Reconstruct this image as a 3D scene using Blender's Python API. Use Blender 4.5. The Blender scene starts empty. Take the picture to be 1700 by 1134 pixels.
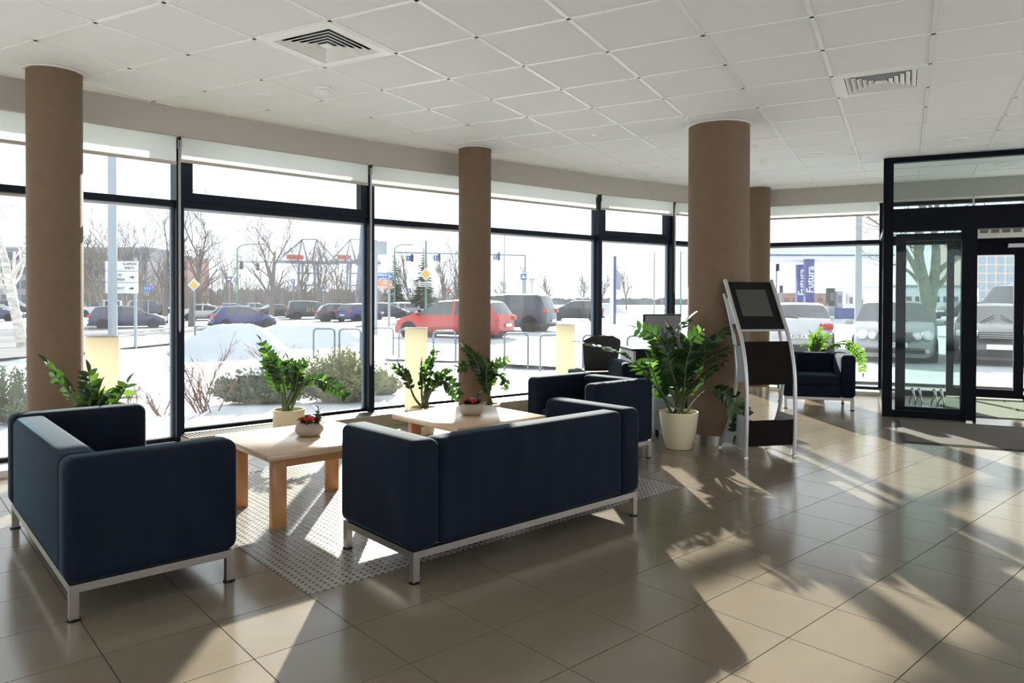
import bpy, bmesh, math, random
from mathutils import Vector, Matrix
random.seed(7)
C = bpy.context.scene.collection
scn = bpy.context.scene

# ---------------------------------------------------------------- camera
F_PX, CX, CY, PITCH, ROLL, EYE = 1197.96, 862.3, 510.6, -0.01032, 0.00291, 1.298
cp, sp, cr, sr = math.cos(PITCH), math.sin(PITCH), math.cos(ROLL), math.sin(ROLL)
cam = bpy.data.cameras.new('camera'); camo = bpy.data.objects.new('camera', cam); C.objects.link(camo)
cam.sensor_width = 36; cam.lens = F_PX / 1700 * 36
cam.shift_x = (850 - CX) / 1700; cam.shift_y = -(567 - CY) / 1700
cam.clip_end = 2000
R_, U_, F_ = Vector((cr, -sp * sr, cp * sr)), Vector((-sr, -sp * cr, cp * cr)), Vector((0, cp, sp))
m = Matrix.Identity(4)
for i in range(3):
    m[i][0] = R_[i]; m[i][1] = U_[i]; m[i][2] = -F_[i]
m[2][3] = EYE
camo.matrix_world = m
scn.camera = camo

# ---------------------------------------------------------------- sky, sun, exposure
SUN_EL, SUN_AZ, SUN_STR, SKY_STR, EXPO = 20.0, 4.0, 13.5, 1.2, 1.1
w = bpy.data.worlds.new('sky'); scn.world = w; w.use_nodes = True
bg = w.node_tree.nodes['Background']
bg.inputs[0].default_value = (0.93, 0.965, 1.0, 1); bg.inputs[1].default_value = SKY_STR
sun = bpy.data.lights.new('sun', 'SUN'); suno = bpy.data.objects.new('sun', sun); C.objects.link(suno)
sun.energy = SUN_STR; sun.color = (1.0, 0.925, 0.80); sun.angle = 0.012
el, az = math.radians(SUN_EL), math.radians(SUN_AZ)
to_sun = Vector((-math.sin(az) * math.cos(el), math.cos(az) * math.cos(el), math.sin(el)))
suno.rotation_euler = to_sun.to_track_quat('Z', 'Y').to_euler(); suno.location = (0, 30, 15)
vs = scn.view_settings
vs.view_transform = 'Standard'; vs.look = 'None'; vs.gamma = 1; vs.use_curve_mapping = False; vs.exposure = EXPO
try:
    scn.cycles.transparent_max_bounces = 24
    scn.cycles.max_bounces = 10; scn.cycles.diffuse_bounces = 6
except Exception: pass

# ---------------------------------------------------------------- pixel helpers
def ray(px, py):
    a, b = (px - CX) / F_PX, -(py - CY) / F_PX
    v = a * sr + b * cr
    return Vector((a * cr - b * sr, cp - sp * v, sp + cp * v))
def gnd(px, py, z=0.0):
    r = ray(px, py); t = (z - EYE) / r.z
    return Vector((r.x * t, r.y * t, z))
def dep(px, py, Y):
    r = ray(px, py); t = Y / r.y
    return Vector((r.x * t, Y, EYE + r.z * t))
def project(p):
    X, Y, Z = p[0], p[1], p[2] - EYE
    d = Y * cp + Z * sp; v = -Y * sp + Z * cp
    if d < 0.05: return None
    return CX + F_PX * (X * cr + v * sr) / d, CY - F_PX * (-X * sr + v * cr) / d, d

# ---------------------------------------------------------------- materials
MATS = {}
def mat(name, col, rough=0.5, metal=0.0, spec=0.5, var=0.0, scale=8.0, bump=0.0, bscale=60.0, sheen=0.0, stint=(1, 1, 1), emit=None, estr=0, rvar=0.0, stretch=None, coat=0.0):
    if name in MATS: return MATS[name]
    mt = bpy.data.materials.new(name); mt.use_nodes = True
    nt = mt.node_tree; b = nt.nodes['Principled BSDF']
    b.inputs['Base Color'].default_value = (*col, 1); b.inputs['Roughness'].default_value = rough
    b.inputs['Metallic'].default_value = metal; b.inputs['Specular IOR Level'].default_value = spec
    if coat: b.inputs['Coat Weight'].default_value = coat; b.inputs['Coat Roughness'].default_value = 0.3 if 'top' in name else 0.08
    if sheen:
        b.inputs['Sheen Weight'].default_value = sheen; b.inputs['Sheen Tint'].default_value = (*stint, 1); b.inputs['Sheen Roughness'].default_value = 0.22
    if emit: b.inputs['Emission Color'].default_value = (*emit, 1); b.inputs['Emission Strength'].default_value = estr
    if var or bump or rvar:
        tc = nt.nodes.new('ShaderNodeTexCoord'); mp = nt.nodes.new('ShaderNodeMapping')
        nt.links.new(tc.outputs['Object'], mp.inputs[0])
        if stretch: mp.inputs['Scale'].default_value = stretch
    if var or rvar:
        n = nt.nodes.new('ShaderNodeTexNoise'); n.inputs['Scale'].default_value = scale; n.inputs['Detail'].default_value = 5
        nt.links.new(mp.outputs[0], n.inputs['Vector'])
    if var:
        r = nt.nodes.new('ShaderNodeValToRGB')
        r.color_ramp.elements[0].position = 0.3; r.color_ramp.elements[1].position = 0.7
        r.color_ramp.elements[0].color = (*[max(0, c * (1 - var)) for c in col], 1)
        r.color_ramp.elements[1].color = (*[min(1, c * (1 + var)) for c in col], 1)
        nt.links.new(n.outputs['Fac'], r.inputs[0]); nt.links.new(r.outputs[0], b.inputs['Base Color'])
    if rvar:
        mr = nt.nodes.new('ShaderNodeMapRange'); mr.inputs['To Min'].default_value = max(0.02, rough - rvar); mr.inputs['To Max'].default_value = rough + rvar
        nt.links.new(n.outputs['Fac'], mr.inputs['Value']); nt.links.new(mr.outputs[0], b.inputs['Roughness'])
    if bump:
        n2 = nt.nodes.new('ShaderNodeTexNoise'); n2.inputs['Scale'].default_value = bscale; n2.inputs['Detail'].default_value = 4
        nt.links.new(mp.outputs[0], n2.inputs['Vector'])
        bp = nt.nodes.new('ShaderNodeBump'); bp.inputs['Strength'].default_value = bump; bp.inputs['Distance'].default_value = 0.01
        nt.links.new(n2.outputs['Fac'], bp.inputs['Height']); nt.links.new(bp.outputs[0], b.inputs['Normal'])
    MATS[name] = mt
    return mt

def glass_mat(name, dust, tint=(0.785, 0.81, 0.815), streak=0.5):
    """window glass: clear, reflective, with a film of dust that the low sun lights up"""
    mt = bpy.data.materials.new(name); mt.use_nodes = True; nt = mt.node_tree; nt.nodes.clear()
    out = nt.nodes.new('ShaderNodeOutputMaterial')
    tr = nt.nodes.new('ShaderNodeBsdfTransparent'); tr.inputs[0].default_value = (*tint, 1)
    gl = nt.nodes.new('ShaderNodeBsdfGlossy'); gl.inputs['Roughness'].default_value = 0.0
    fr = nt.nodes.new('ShaderNodeFresnel'); fr.inputs[0].default_value = 1.25
    m1 = nt.nodes.new('ShaderNodeMixShader')
    nt.links.new(fr.outputs[0], m1.inputs[0]); nt.links.new(tr.outputs[0], m1.inputs[1]); nt.links.new(gl.outputs[0], m1.inputs[2])
    tl = nt.nodes.new('ShaderNodeBsdfTranslucent'); tl.inputs[0].default_value = (0.9, 0.93, 1.0, 1)
    tc = nt.nodes.new('ShaderNodeTexCoord'); mp = nt.nodes.new('ShaderNodeMapping'); mp.inputs['Scale'].default_value = (1.5, 1.5, 0.5)
    nz = nt.nodes.new('ShaderNodeTexNoise'); nz.inputs['Scale'].default_value = 1.6; nz.inputs['Detail'].default_value = 6
    nt.links.new(tc.outputs['Object'], mp.inputs[0]); nt.links.new(mp.outputs[0], nz.inputs['Vector'])
    mr = nt.nodes.new('ShaderNodeMapRange'); mr.inputs['From Min'].default_value = 0.3; mr.inputs['From Max'].default_value = 0.75
    mr.inputs['To Min'].default_value = dust * (1 - streak); mr.inputs['To Max'].default_value = dust * (1 + streak)
    nt.links.new(nz.outputs['Fac'], mr.inputs['Value'])
    m2 = nt.nodes.new('ShaderNodeMixShader')
    nt.links.new(mr.outputs[0], m2.inputs[0]); nt.links.new(m1.outputs[0], m2.inputs[1]); nt.links.new(tl.outputs[0], m2.inputs[2])
    nt.links.new(m2.outputs[0], out.inputs[0])
    MATS[name] = mt
    return mt

def translucent_mat(name, col, tcol, fac, rough=0.8):
    mt = bpy.data.materials.new(name); mt.use_nodes = True; nt = mt.node_tree; nt.nodes.clear()
    out = nt.nodes.new('ShaderNodeOutputMaterial'); d = nt.nodes.new('ShaderNodeBsdfPrincipled')
    d.inputs['Base Color'].default_value = (*col, 1); d.inputs['Roughness'].default_value = rough
    t = nt.nodes.new('ShaderNodeBsdfTranslucent'); t.inputs[0].default_value = (*tcol, 1)
    mx = nt.nodes.new('ShaderNodeMixShader'); mx.inputs[0].default_value = fac
    nt.links.new(d.outputs[0], mx.inputs[1]); nt.links.new(t.outputs[0], mx.inputs[2]); nt.links.new(mx.outputs[0], out.inputs[0])
    MATS[name] = mt
    return mt

M = dict(
    tile=mat('floor_tile', (0.205, 0.172, 0.131), 0.18, var=0.07, scale=3, rvar=0.06, spec=0.5),
    grout=mat('grout', (0.06, 0.055, 0.05), 0.9),
    mos_l=mat('mosaic_light', (0.36, 0.345, 0.32), 0.3, var=0.15, scale=20),
    mos_d=mat('mosaic_dark', (0.06, 0.06, 0.065), 0.25),
    mos_g=mat('mosaic_grout', (0.16, 0.15, 0.145), 0.6),
    ceil=mat('ceiling_tile', (0.90, 0.92, 0.93), 0.95, var=0.02, scale=160, bump=0.15, bscale=220),
    tbar=mat('ceiling_bar', (0.90, 0.91, 0.90), 0.4),
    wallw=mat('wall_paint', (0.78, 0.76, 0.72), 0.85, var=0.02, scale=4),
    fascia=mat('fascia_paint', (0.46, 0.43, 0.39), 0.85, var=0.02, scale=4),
    column=mat('column_paint', (0.165, 0.106, 0.064), 0.75, var=0.05, scale=14, bump=0.25, bscale=240),
    frame=mat('window_frame', (0.005, 0.010, 0.020), 0.4, spec=0.15),
    dframe=mat('door_frame', (0.0025, 0.0045, 0.009), 0.45, spec=0.08),
    velvet=mat('navy_velvet', (0.0040, 0.0085, 0.019), 0.9, spec=0.2, sheen=0.34, stint=(0.18, 0.42, 0.58), var=0.25, scale=9, bump=0.15, bscale=300, stretch=(1, 1, 0.25)),
    steel=mat('brushed_steel', (0.33, 0.30, 0.265), 0.35, metal=1.0),
    chrome=mat('chrome', (0.75, 0.75, 0.75), 0.12, metal=1.0),
    wood=mat('beech_wood', (0.52, 0.25, 0.10), 0.32, var=0.12, scale=6, stretch=(1, 12, 1)),
    woodtop=mat('beech_top', (0.60, 0.41, 0.26), 0.36, spec=0.8, coat=1.0, var=0.08, scale=5, stretch=(1, 14, 1)),
    cream=mat('cream_glaze', (0.80, 0.70, 0.47), 0.3, coat=0.3),
    white=mat('white_plastic', (0.85, 0.85, 0.84), 0.4),
    black=mat('black_plastic', (0.006, 0.006, 0.007), 0.5, spec=0.15),
    fabricb=mat('black_mesh', (0.02, 0.02, 0.022), 0.8),
    brownp=mat('dark_brown_panel', (0.010, 0.0075, 0.0065), 0.7, spec=0.06),
    silverp=mat('silver_paint', (0.50, 0.51, 0.51), 0.35, metal=0.6),
    sidep=mat('grey_side_panel', (0.36, 0.40, 0.43), 0.5),
    screen=mat('dark_screen', (0.05, 0.05, 0.047), 0.15),
    soil=mat('potting_soil', (0.09, 0.045, 0.025), 0.95, bump=1.0, bscale=60),
    stem=mat('plant_stem', (0.07, 0.10, 0.035), 0.5),
    bowl=mat('woven_bowl', (0.42, 0.35, 0.28), 0.7, bump=0.8, bscale=150),
    red=mat('red_petal', (0.45, 0.03, 0.02), 0.6), pink=mat('pink_petal', (0.75, 0.38, 0.33), 0.6), wine=mat('dark_petal', (0.16, 0.02, 0.05), 0.6),
    mat_=mat('door_mat', (0.10, 0.088, 0.075), 1.0, var=0.35, scale=150, bump=0.6, bscale=250),
    matedge=mat('mat_edge', (0.03, 0.03, 0.03), 0.8),
    vmat=mat('vestibule_mat', (0.13, 0.15, 0.11), 1.0, var=0.3, scale=120, bump=0.6, bscale=250),
    sill=mat('sill_stone', (0.42, 0.37, 0.30), 0.5, var=0.05), grille=mat('convector_grille', (0.17, 0.155, 0.145), 0.4, metal=0.3),
    barb=mat('blind_bar', (0.50, 0.46, 0.40), 0.6),
    snow=mat('snow', (0.48, 0.515, 0.565), 0.7, bump=0.7, bscale=2.2, var=0.04, scale=1.2),
    asphalt=mat('wet_asphalt', (0.085, 0.09, 0.10), 0.55, var=0.25, scale=0.5, stretch=(0.3, 2.0, 1)),
    lot=mat('trodden_snow', (0.36, 0.385, 0.42), 0.7, var=0.18, scale=0.8, stretch=(0.35, 2.2, 1), bump=0.4, bscale=2),
    paver=mat('paving_stone', (0.22, 0.205, 0.18), 0.8, var=0.1),
    bark=mat('bark', (0.17, 0.145, 0.125), 0.9), barkg=mat('grey_green_bark', (0.20, 0.22, 0.17), 0.9, var=0.25, scale=3),
    birch=mat('birch_bark', (0.62, 0.58, 0.54), 0.8, var=0.4, scale=3, stretch=(1, 1, 3)),
    twig=mat('red_brown_twig', (0.19, 0.105, 0.08), 0.8),
    conifer=mat('spruce_needles', (0.05, 0.085, 0.06), 0.9), juniper=mat('juniper_needles', (0.11, 0.16, 0.08), 0.9, var=0.3, scale=5), shrubg=mat('olive_shrub_leaves', (0.22, 0.24, 0.09), 0.8, var=0.3, scale=5),
    galv=mat('galvanised_steel', (0.28, 0.32, 0.36), 0.45, metal=0.4), greenp=mat('green_pole', (0.09, 0.25, 0.19), 0.5), rackb=mat('blue_grey_rack', (0.13, 0.17, 0.23), 0.4, metal=0.3),
    signw=mat('sign_white', (0.66, 0.66, 0.65), 0.5), signb=mat('sign_blue', (0.02, 0.12, 0.42), 0.5), signo=mat('sign_orange', (0.70, 0.20, 0.05), 0.5), signy=mat('sign_yellow', (0.85, 0.50, 0.03), 0.5), signr=mat('sign_red', (0.6, 0.03, 0.03), 0.5), ink=mat('sign_black', (0.02, 0.02, 0.02), 0.6),
    carglass=mat('car_glass', (0.035, 0.045, 0.055), 0.06, spec=0.8), tyre=mat('tyre', (0.015, 0.015, 0.016), 1.0, spec=0.05), rim=mat('alloy_rim', (0.50, 0.51, 0.53), 0.3, metal=0.7),
    lens=mat('clear_lens', (0.65, 0.68, 0.72), 0.1, spec=0.9), tail=mat('tail_light', (0.55, 0.035, 0.02), 0.2), plate=mat('number_plate', (0.8, 0.8, 0.8), 0.5), trimb=mat('car_trim', (0.022, 0.022, 0.025), 0.9, spec=0.1),
    block=mat('apartment_wall', (0.30, 0.29, 0.30), 0.9, var=0.08, scale=0.3), blockr=mat('apartment_brick', (0.36, 0.22, 0.18), 0.9), pane=mat('far_window', (0.10, 0.12, 0.15), 0.2),
    crane=mat('crane_steel', (0.16, 0.19, 0.24), 0.7), craner=mat('crane_red', (0.50, 0.07, 0.06), 0.7),
    canopy=mat('canopy_green_white', (0.62, 0.74, 0.60), 0.5), canopyw=mat('canopy_white', (0.80, 0.82, 0.84), 0.5), futura=mat('station_blue', (0.04, 0.055, 0.22), 0.5),
    tower=mat('tower_wall', (0.50, 0.42, 0.38), 0.8), towerg=mat('tower_glass', (0.22, 0.30, 0.38), 0.15),
    forest=mat('forest_belt', (0.17, 0.18, 0.19), 1.0, var=0.3, scale=0.2),
    yellow=mat('yellow_print', (0.75, 0.60, 0.05), 0.5), ledge=mat('white_ledge', (0.72, 0.70, 0.66), 0.5),
)
GLASS = glass_mat('window_glass', 0.0075, streak=0.7)
DGLASS = glass_mat('door_glass', 0.006, tint=(0.82, 0.86, 0.85))
LEAF = translucent_mat('leaf_green', (0.011, 0.032, 0.010), (0.06, 0.165, 0.018), 0.24, 0.25)
LEAFY = translucent_mat('leaf_light_green', (0.035, 0.085, 0.02), (0.17, 0.33, 0.045), 0.38, 0.35)
BLIND = translucent_mat('blind_fabric', (0.82, 0.84, 0.82), (0.92, 0.94, 0.91), 0.6)
TUBE = translucent_mat('lamp_paper', (0.85, 0.80, 0.67), (0.95, 0.90, 0.75), 0.5)

# ---------------------------------------------------------------- mesh builder
class MB:
    def __init__(s): s.v = []; s.f = []
    def add(s, vs, fs):
        o = len(s.v); s.v += [tuple(p) for p in vs]; s.f += [tuple(i + o for i in f) for f in fs]; return s
    def box(s, x0, x1, y0, y1, z0, z1, mx=None):
        vs = [Vector((x, y, z)) for z in (z0, z1) for y in (y0, y1) for x in (x0, x1)]
        if mx is not None: vs = [mx @ p for p in vs]
        return s.add(vs, [(0, 2, 3, 1), (4, 5, 7, 6), (0, 1, 5, 4), (2, 6, 7, 3), (0, 4, 6, 2), (1, 3, 7, 5)])
    def prism(s, poly, z0, z1):
        n = len(poly); vs = [(p[0], p[1], z0) for p in poly] + [(p[0], p[1], z1) for p in poly]
        return s.add(vs, [tuple(range(n))[::-1], tuple(range(n, 2 * n))] + [(i, (i + 1) % n, n + (i + 1) % n, n + i) for i in range(n)])
    def tube(s, pts, rad, n=8, cap=True):
        pts = [Vector(p) for p in pts]
        if not isinstance(rad, (list, tuple)): rad = [rad] * len(pts)
        vs = []; prev = None
        for i, p in enumerate(pts):
            d = (pts[min(i + 1, len(pts) - 1)] - pts[max(i - 1, 0)])
            if d.length < 1e-9: d = Vector((0, 0, 1))
            d.normalize()
            if prev is None:
                a = Vector((0, 0, 1)) if abs(d.z) < 0.9 else Vector((1, 0, 0))
                a = (a - d * a.dot(d)).normalized()
            else:
                a = prev - d * prev.dot(d)
                a = a.normalized() if a.length > 1e-6 else d.orthogonal().normalized()
            prev = a; b = d.cross(a)
            for k in range(n):
                t = 2 * math.pi * k / n; vs.append(p + (a * math.cos(t) + b * math.sin(t)) * rad[i])
        fs = []
        for i in range(len(pts) - 1):
            for k in range(n):
                k2 = (k + 1) % n; fs.append((i * n + k, i * n + k2, (i + 1) * n + k2, (i + 1) * n + k))
        if cap: fs += [tuple(range(n))[::-1], tuple(range((len(pts) - 1) * n, len(pts) * n))]
        return s.add(vs, fs)
    def lathe(s, prof, n=24, c=(0, 0, 0)):
        vs = []; fs = []
        for r, z in prof:
            for k in range(n):
                t = 2 * math.pi * k / n; vs.append((c[0] + r * math.cos(t), c[1] + r * math.sin(t), c[2] + z))
        for i in range(len(prof) - 1):
            for k in range(n):
                k2 = (k + 1) % n; fs.append((i * n + k, i * n + k2, (i + 1) * n + k2, (i + 1) * n + k))
        if prof[0][0] > 1e-5: fs.append(tuple(range(n))[::-1])
        if prof[-1][0] > 1e-5: fs.append(tuple(range((len(prof) - 1) * n, len(prof) * n)))
        return s.add(vs, fs)
    def disc(s, c, nrm, r, th, n=20):
        nrm = Vector(nrm).normalized(); c = Vector(c)
        return s.tube([c - nrm * th / 2, c + nrm * th / 2], r, n)
    def mesh(s, name, smooth=False):
        me = bpy.data.meshes.new(name); me.from_pydata(s.v, [], s.f); me.validate(); me.update()
        if smooth:
            for p in me.polygons: p.use_smooth = True
        return me
    def build(s, name, mt, parent=None, smooth=False, bevel=0, seg=2):
        me = s.mesh(name, smooth); me.materials.append(mt)
        return obj(name, me, parent, bevel, seg, smooth)

def obj(name, me, parent=None, bevel=0, seg=2, smooth=False):
    o = bpy.data.objects.new(name, me); C.objects.link(o)
    if parent: o.parent = parent
    if bevel:
        bm = bmesh.new(); bm.from_mesh(me)
        bmesh.ops.recalc_face_normals(bm, faces=bm.faces)
        ed = [e for e in bm.edges if len(e.link_faces) == 2 and e.calc_face_angle() > 0.5]
        bmesh.ops.bevel(bm, geom=ed, offset=bevel, segments=seg, profile=0.5, affect='EDGES', clamp_overlap=True)
        bm.to_mesh(me); bm.free()
        for p in me.polygons: p.use_smooth = True
        try: me.set_sharp_from_angle(angle=math.radians(50))
        except Exception: pass
    elif smooth:
        bm = bmesh.new(); bm.from_mesh(me); bmesh.ops.recalc_face_normals(bm, faces=bm.faces); bm.to_mesh(me); bm.free()
        try: me.set_sharp_from_angle(angle=math.radians(45))
        except Exception: pass
    else:
        bm = bmesh.new(); bm.from_mesh(me); bmesh.ops.recalc_face_normals(bm, faces=bm.faces); bm.to_mesh(me); bm.free()
    return o
def tag(o, label, cat=None, group=None, kind=None):
    o['label'] = label
    if cat: o['category'] = cat
    if group: o['group'] = group
    if kind: o['kind'] = kind
    return o
def thing(name, label, cat, loc=(0, 0, 0), rz=0.0, group=None, kind=None):
    o = bpy.data.objects.new(name, None); C.objects.link(o); o.empty_display_size = 0.1
    o.location = loc; o.rotation_euler = (0, 0, rz)
    return tag(o, label, cat, group, kind)
def copy_of(o, parent, loc=None, mx=None):
    c = o.copy(); C.objects.link(c); c.parent = parent
    if mx is not None: c.matrix_local = mx
    elif loc is not None: c.location = loc
    return c
def inst(name, me, parent, loc=(0, 0, 0), rz=0.0):
    o = bpy.data.objects.new(name, me); C.objects.link(o); o.parent = parent; o.location = loc; o.rotation_euler = (0, 0, rz); return o
def text(name, body, size, mt, parent, loc, rot, align='CENTER', ext=0.002, bold=0.0, xs=1.0):
    cu = bpy.data.curves.new(name, 'FONT'); cu.body = body; cu.size = size; cu.align_x = align; cu.align_y = 'CENTER'; cu.extrude = ext; cu.offset = bold; cu.resolution_u = 3
    t = bpy.data.objects.new(name, cu); C.objects.link(t)
    dg = bpy.context.evaluated_depsgraph_get(); me = bpy.data.meshes.new_from_object(t.evaluated_get(dg))
    bpy.data.objects.remove(t); bpy.data.curves.remove(cu)
    me.materials.clear(); me.materials.append(mt)
    o = bpy.data.objects.new(name, me); C.objects.link(o); o.parent = parent; o.location = loc; o.rotation_euler = rot; o.scale = (xs, 1, 1)
    return o
def bez(pts, n=10):
    """smooth curve through control points (Catmull-Rom)"""
    P = [Vector(p) for p in pts]; P = [P[0] * 2 - P[1]] + P + [P[-1] * 2 - P[-2]]; out = []
    for i in range(1, len(P) - 2):
        for k in range(n):
            t = k / n; a, b, c, d = P[i - 1], P[i], P[i + 1], P[i + 2]
            out.append(0.5 * ((2 * b) + (c - a) * t + (2 * a - 5 * b + 4 * c - d) * t * t + (3 * b - a - 3 * c + d) * t ** 3))
    out.append(P[-2]); return out
XY = lambda v: Vector((v.x, v.y))

# ---------------------------------------------------------------- room plan
H = EYE + 1.607
def ceilpt(px, py): return XY(gnd(px, py, H))
P1, P2, P3 = ceilpt(300, 178.8), ceilpt(612, 233.2), ceilpt(996, 291.2)
P4, Ra, Rb = ceilpt(1118, 306.0), ceilpt(1285, 315.2), ceilpt(1464, 304.6)
def meet(a, d, b, e):
    den = d.x * e.y - d.y * e.x; t = ((b.x - a.x) * e.y - (b.y - a.y) * e.x) / den; return a + d * t
K = meet(P3, P4 - P3, Rb, Ra - Rb)
P0 = P1 + (ceilpt(0, 125.0) - P1).normalized() * 6.0
R9 = Rb + (Rb - Ra).normalized() * 4.6
FL = [P0, P1, P2, P3, K, R9]
def offset(poly, d):
    out = []
    for i, p in enumerate(poly):
        ns = []
        if i > 0: t = (p - poly[i - 1]).normalized(); ns.append(Vector((-t.y, t.x)))
        if i < len(poly) - 1: t = (poly[i + 1] - p).normalized(); ns.append(Vector((-t.y, t.x)))
        n = sum(ns, Vector((0, 0)))
        if len(ns) == 2: n = n / (1 + ns[0].dot(ns[1]))
        out.append(p + n * d)
    return out
GL = offset(FL, 0.33)          # glass line
OUT = offset(FL, 0.45)
BACK = -5.0
def room_poly(line): return [Vector((line[0].x, BACK)), Vector((line[-1].x, BACK))] + line[::-1]
def inside(p, poly):
    c = False; j = len(poly) - 1
    for i in range(len(poly)):
        a, b = poly[i], poly[j]
        if (a.y > p.y) != (b.y > p.y) and p.x < (b.x - a.x) * (p.y - a.y) / (b.y - a.y) + a.x: c = not c
        j = i
    return c

# floor --------------------------------------------------------------
floor = MB().prism(room_poly(OUT), -0.25, -0.004).build('floor', M['grout'])
tag(floor, 'glossy beige square floor tiles with dark joints across the lobby', 'floor', kind='structure')
TF = 0.83836; TS = 0.4
fu, fv = Vector((math.sin(TF), math.cos(TF))), Vector((-math.cos(TF), math.sin(TF)))
FA, FB = 6.55771, 3.40407
fang = math.atan2(fu.y, fu.x)
tile_me = MB().box(0.002, TS - 0.002, 0.002, TS - 0.002, -0.012, 0.0).mesh('tile'); tile_me.materials.append(M['tile'])
poly_in = room_poly(offset(FL, 0.12))
cand = []
for i in range(-28, 32):
    for j in range(-30, 32):
        if -3 <= i < 4 and 4 <= j < 10: continue
        o = fu * (FA + i) * TS + fv * (FB + j) * TS; c = o + (fu + fv) * TS / 2
        if not inside(c, poly_in): continue
        pr = project((c.x, c.y, 0)); area = -1
        if pr and -90 < pr[0] < 1790 and pr[1] < 1260: area = 1 / pr[2] ** 3
        cand.append((area, o))
cand.sort(key=lambda t: -t[0])
rest = MB()
ca, sa = math.cos(fang), math.sin(fang)
for n, (a, o) in enumerate(cand):
    if n < 300 and a > 0: inst('floor_tile', tile_me, floor, (o.x, o.y, 0), fang)
    else:
        rest.box(0.002, TS - 0.002, 0.002, TS - 0.002, -0.012, 0.0, Matrix.Translation((o.x, o.y, 0)) @ Matrix.Rotation(fang, 4, 'Z'))
tag(rest.build('floor_tile_field', M['tile'], floor), 'beige floor tiles farther away', kind='stuff')
# mosaic inlay: basket weave of light bars around dark dots
mx = Matrix.Translation(((fu * (FA - 3) * TS + fv * (FB + 4) * TS).to_3d())) @ Matrix.Rotation(fang, 4, 'Z')
ml, md = MB(), MB()
per = 0.037; nx, ny = int(2.8 / per), int(2.4 / per)
def flat(mb, x0, x1, y0, y1):
    q = [mx @ Vector(p) for p in ((x0, y0, 0), (x1, y0, 0), (x1, y1, 0), (x0, y1, 0))]
    lo = [p - Vector((0, 0, 0.002)) for p in q]
    mb.add(q + lo, [(0, 1, 2, 3), (0, 4, 5, 1), (1, 5, 6, 2), (2, 6, 7, 3), (3, 7, 4, 0)])
g = 0.0022
for i in range(nx):
    for j in range(ny):
        x, y = i * per, j * per; d = 0.0145
        # joint lines of the 0.4 m sheets are slightly wider
        ex = 0.003 if i % 11 == 0 else 0; ey = 0.003 if j % 11 == 0 else 0
        flat(md, x + g + ex, x + d, y + g + ey, y + d)
        flat(ml, x + d + g, x + per, y + g + ey, y + d)
        flat(ml, x + g + ex, x + d, y + d + g, y + per)
        h = (per + d) / 2
        if (i + j) % 2:
            flat(ml, x + d + g, x + per, y + d + g, y + h); flat(ml, x + d + g, x + per, y + h + g, y + per)
        else:
            flat(ml, x + d + g, x + h, y + d + g, y + per); flat(ml, x + h + g, x + per, y + d + g, y + per)
MB().box(0.002, 2.798, 0.002, 2.398, -0.012, -0.0015, mx).build('mosaic_bed', M['mos_g'], floor)
tag(ml.build('mosaic_bars', M['mos_l'], floor), 'light grey bars of the woven mosaic inlay', kind='stuff')
tag(md.build('mosaic_dots', M['mos_d'], floor), 'dark dots of the woven mosaic inlay', kind='stuff')

# ceiling -------------------------------------------------------------
ceiling = MB().prism(room_poly(OUT), H + 0.06, H + 0.3).build('ceiling', M['wallw'])
tag(ceiling, 'white suspended ceiling of square mineral tiles in a white grid', 'ceiling', kind='structure')
TH, CT, A0, B0 = 0.49152, 0.614, 6.14732, -4.7819
c1, c2 = Vector((math.sin(TH), math.cos(TH))), Vector((math.cos(TH), -math.sin(TH)))
cang = math.atan2(c2.y, c2.x)
ct_me = MB().box(0.013, CT - 0.013, 0.013, CT - 0.013, 0.0, 0.015).mesh('ceiling_tile'); ct_me.materials.append(M['ceil'])
polyc = room_poly(offset(FL, 0.2))
vents = [(-1, -1), (3, 4)]
cand = []
def ctile(i, j): return c1 * (A0 + i) * CT + c2 * (B0 + j) * CT
for i in range(-24, 20):
    for j in range(-22, 24):
        o = ctile(i, j); c = o + (c1 + c2) * CT / 2
        if not inside(c, polyc) and not any(inside(c + (c1 * a + c2 * b) * CT * 0.45, polyc) for a in (-1, 1) for b in (-1, 1)): continue
        if (i, j) in vents: continue
        pr = project((c.x, c.y, H)); vis = pr is not None and -120 < pr[0] < 1820 and pr[1] > -120
        cand.append((pr[2] if vis else 1e6, i, j, o))
cand.sort(key=lambda t: t[0]); rest = MB(); nvis = 0
for d_, i, j, o in cand:
    if d_ < 1e5 and nvis < 300:
        inst('ceiling_tile', ct_me, ceiling, (o.x, o.y, H), cang); nvis += 1
    else:
        rest.box(0.013, CT - 0.013, 0.013, CT - 0.013, 0, 0.015, Matrix.Translation((o.x, o.y, H)) @ Matrix.Rotation(cang, 4, 'Z'))
tag(rest.build('ceiling_tile_field', M['ceil'], ceiling), 'ceiling tiles outside the view', kind='stuff')
def clip_bar(a, d, lo, hi):
    ts = [k * 0.1 for k in range(int(lo * 10), int(hi * 10))]
    ok = [t for t in ts if inside(a + d * t, polyc)]
    return (min(ok), max(ok)) if ok else None
for k in range(-26, 28):
    for base, d in ((c2 * (B0 + k) * CT, c1), (c1 * (A0 + k) * CT, c2)):
        r = clip_bar(base, d, -16, 16)
        if not r: continue
        a, b = base + d * r[0], base + d * r[1]; n_ = Vector((-d.y, d.x)) * 0.012
        MB().prism([a - n_, b - n_, b + n_, a + n_], H - 0.004, H + 0.02).build('grid_bar', M['tbar'], ceiling)
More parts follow.
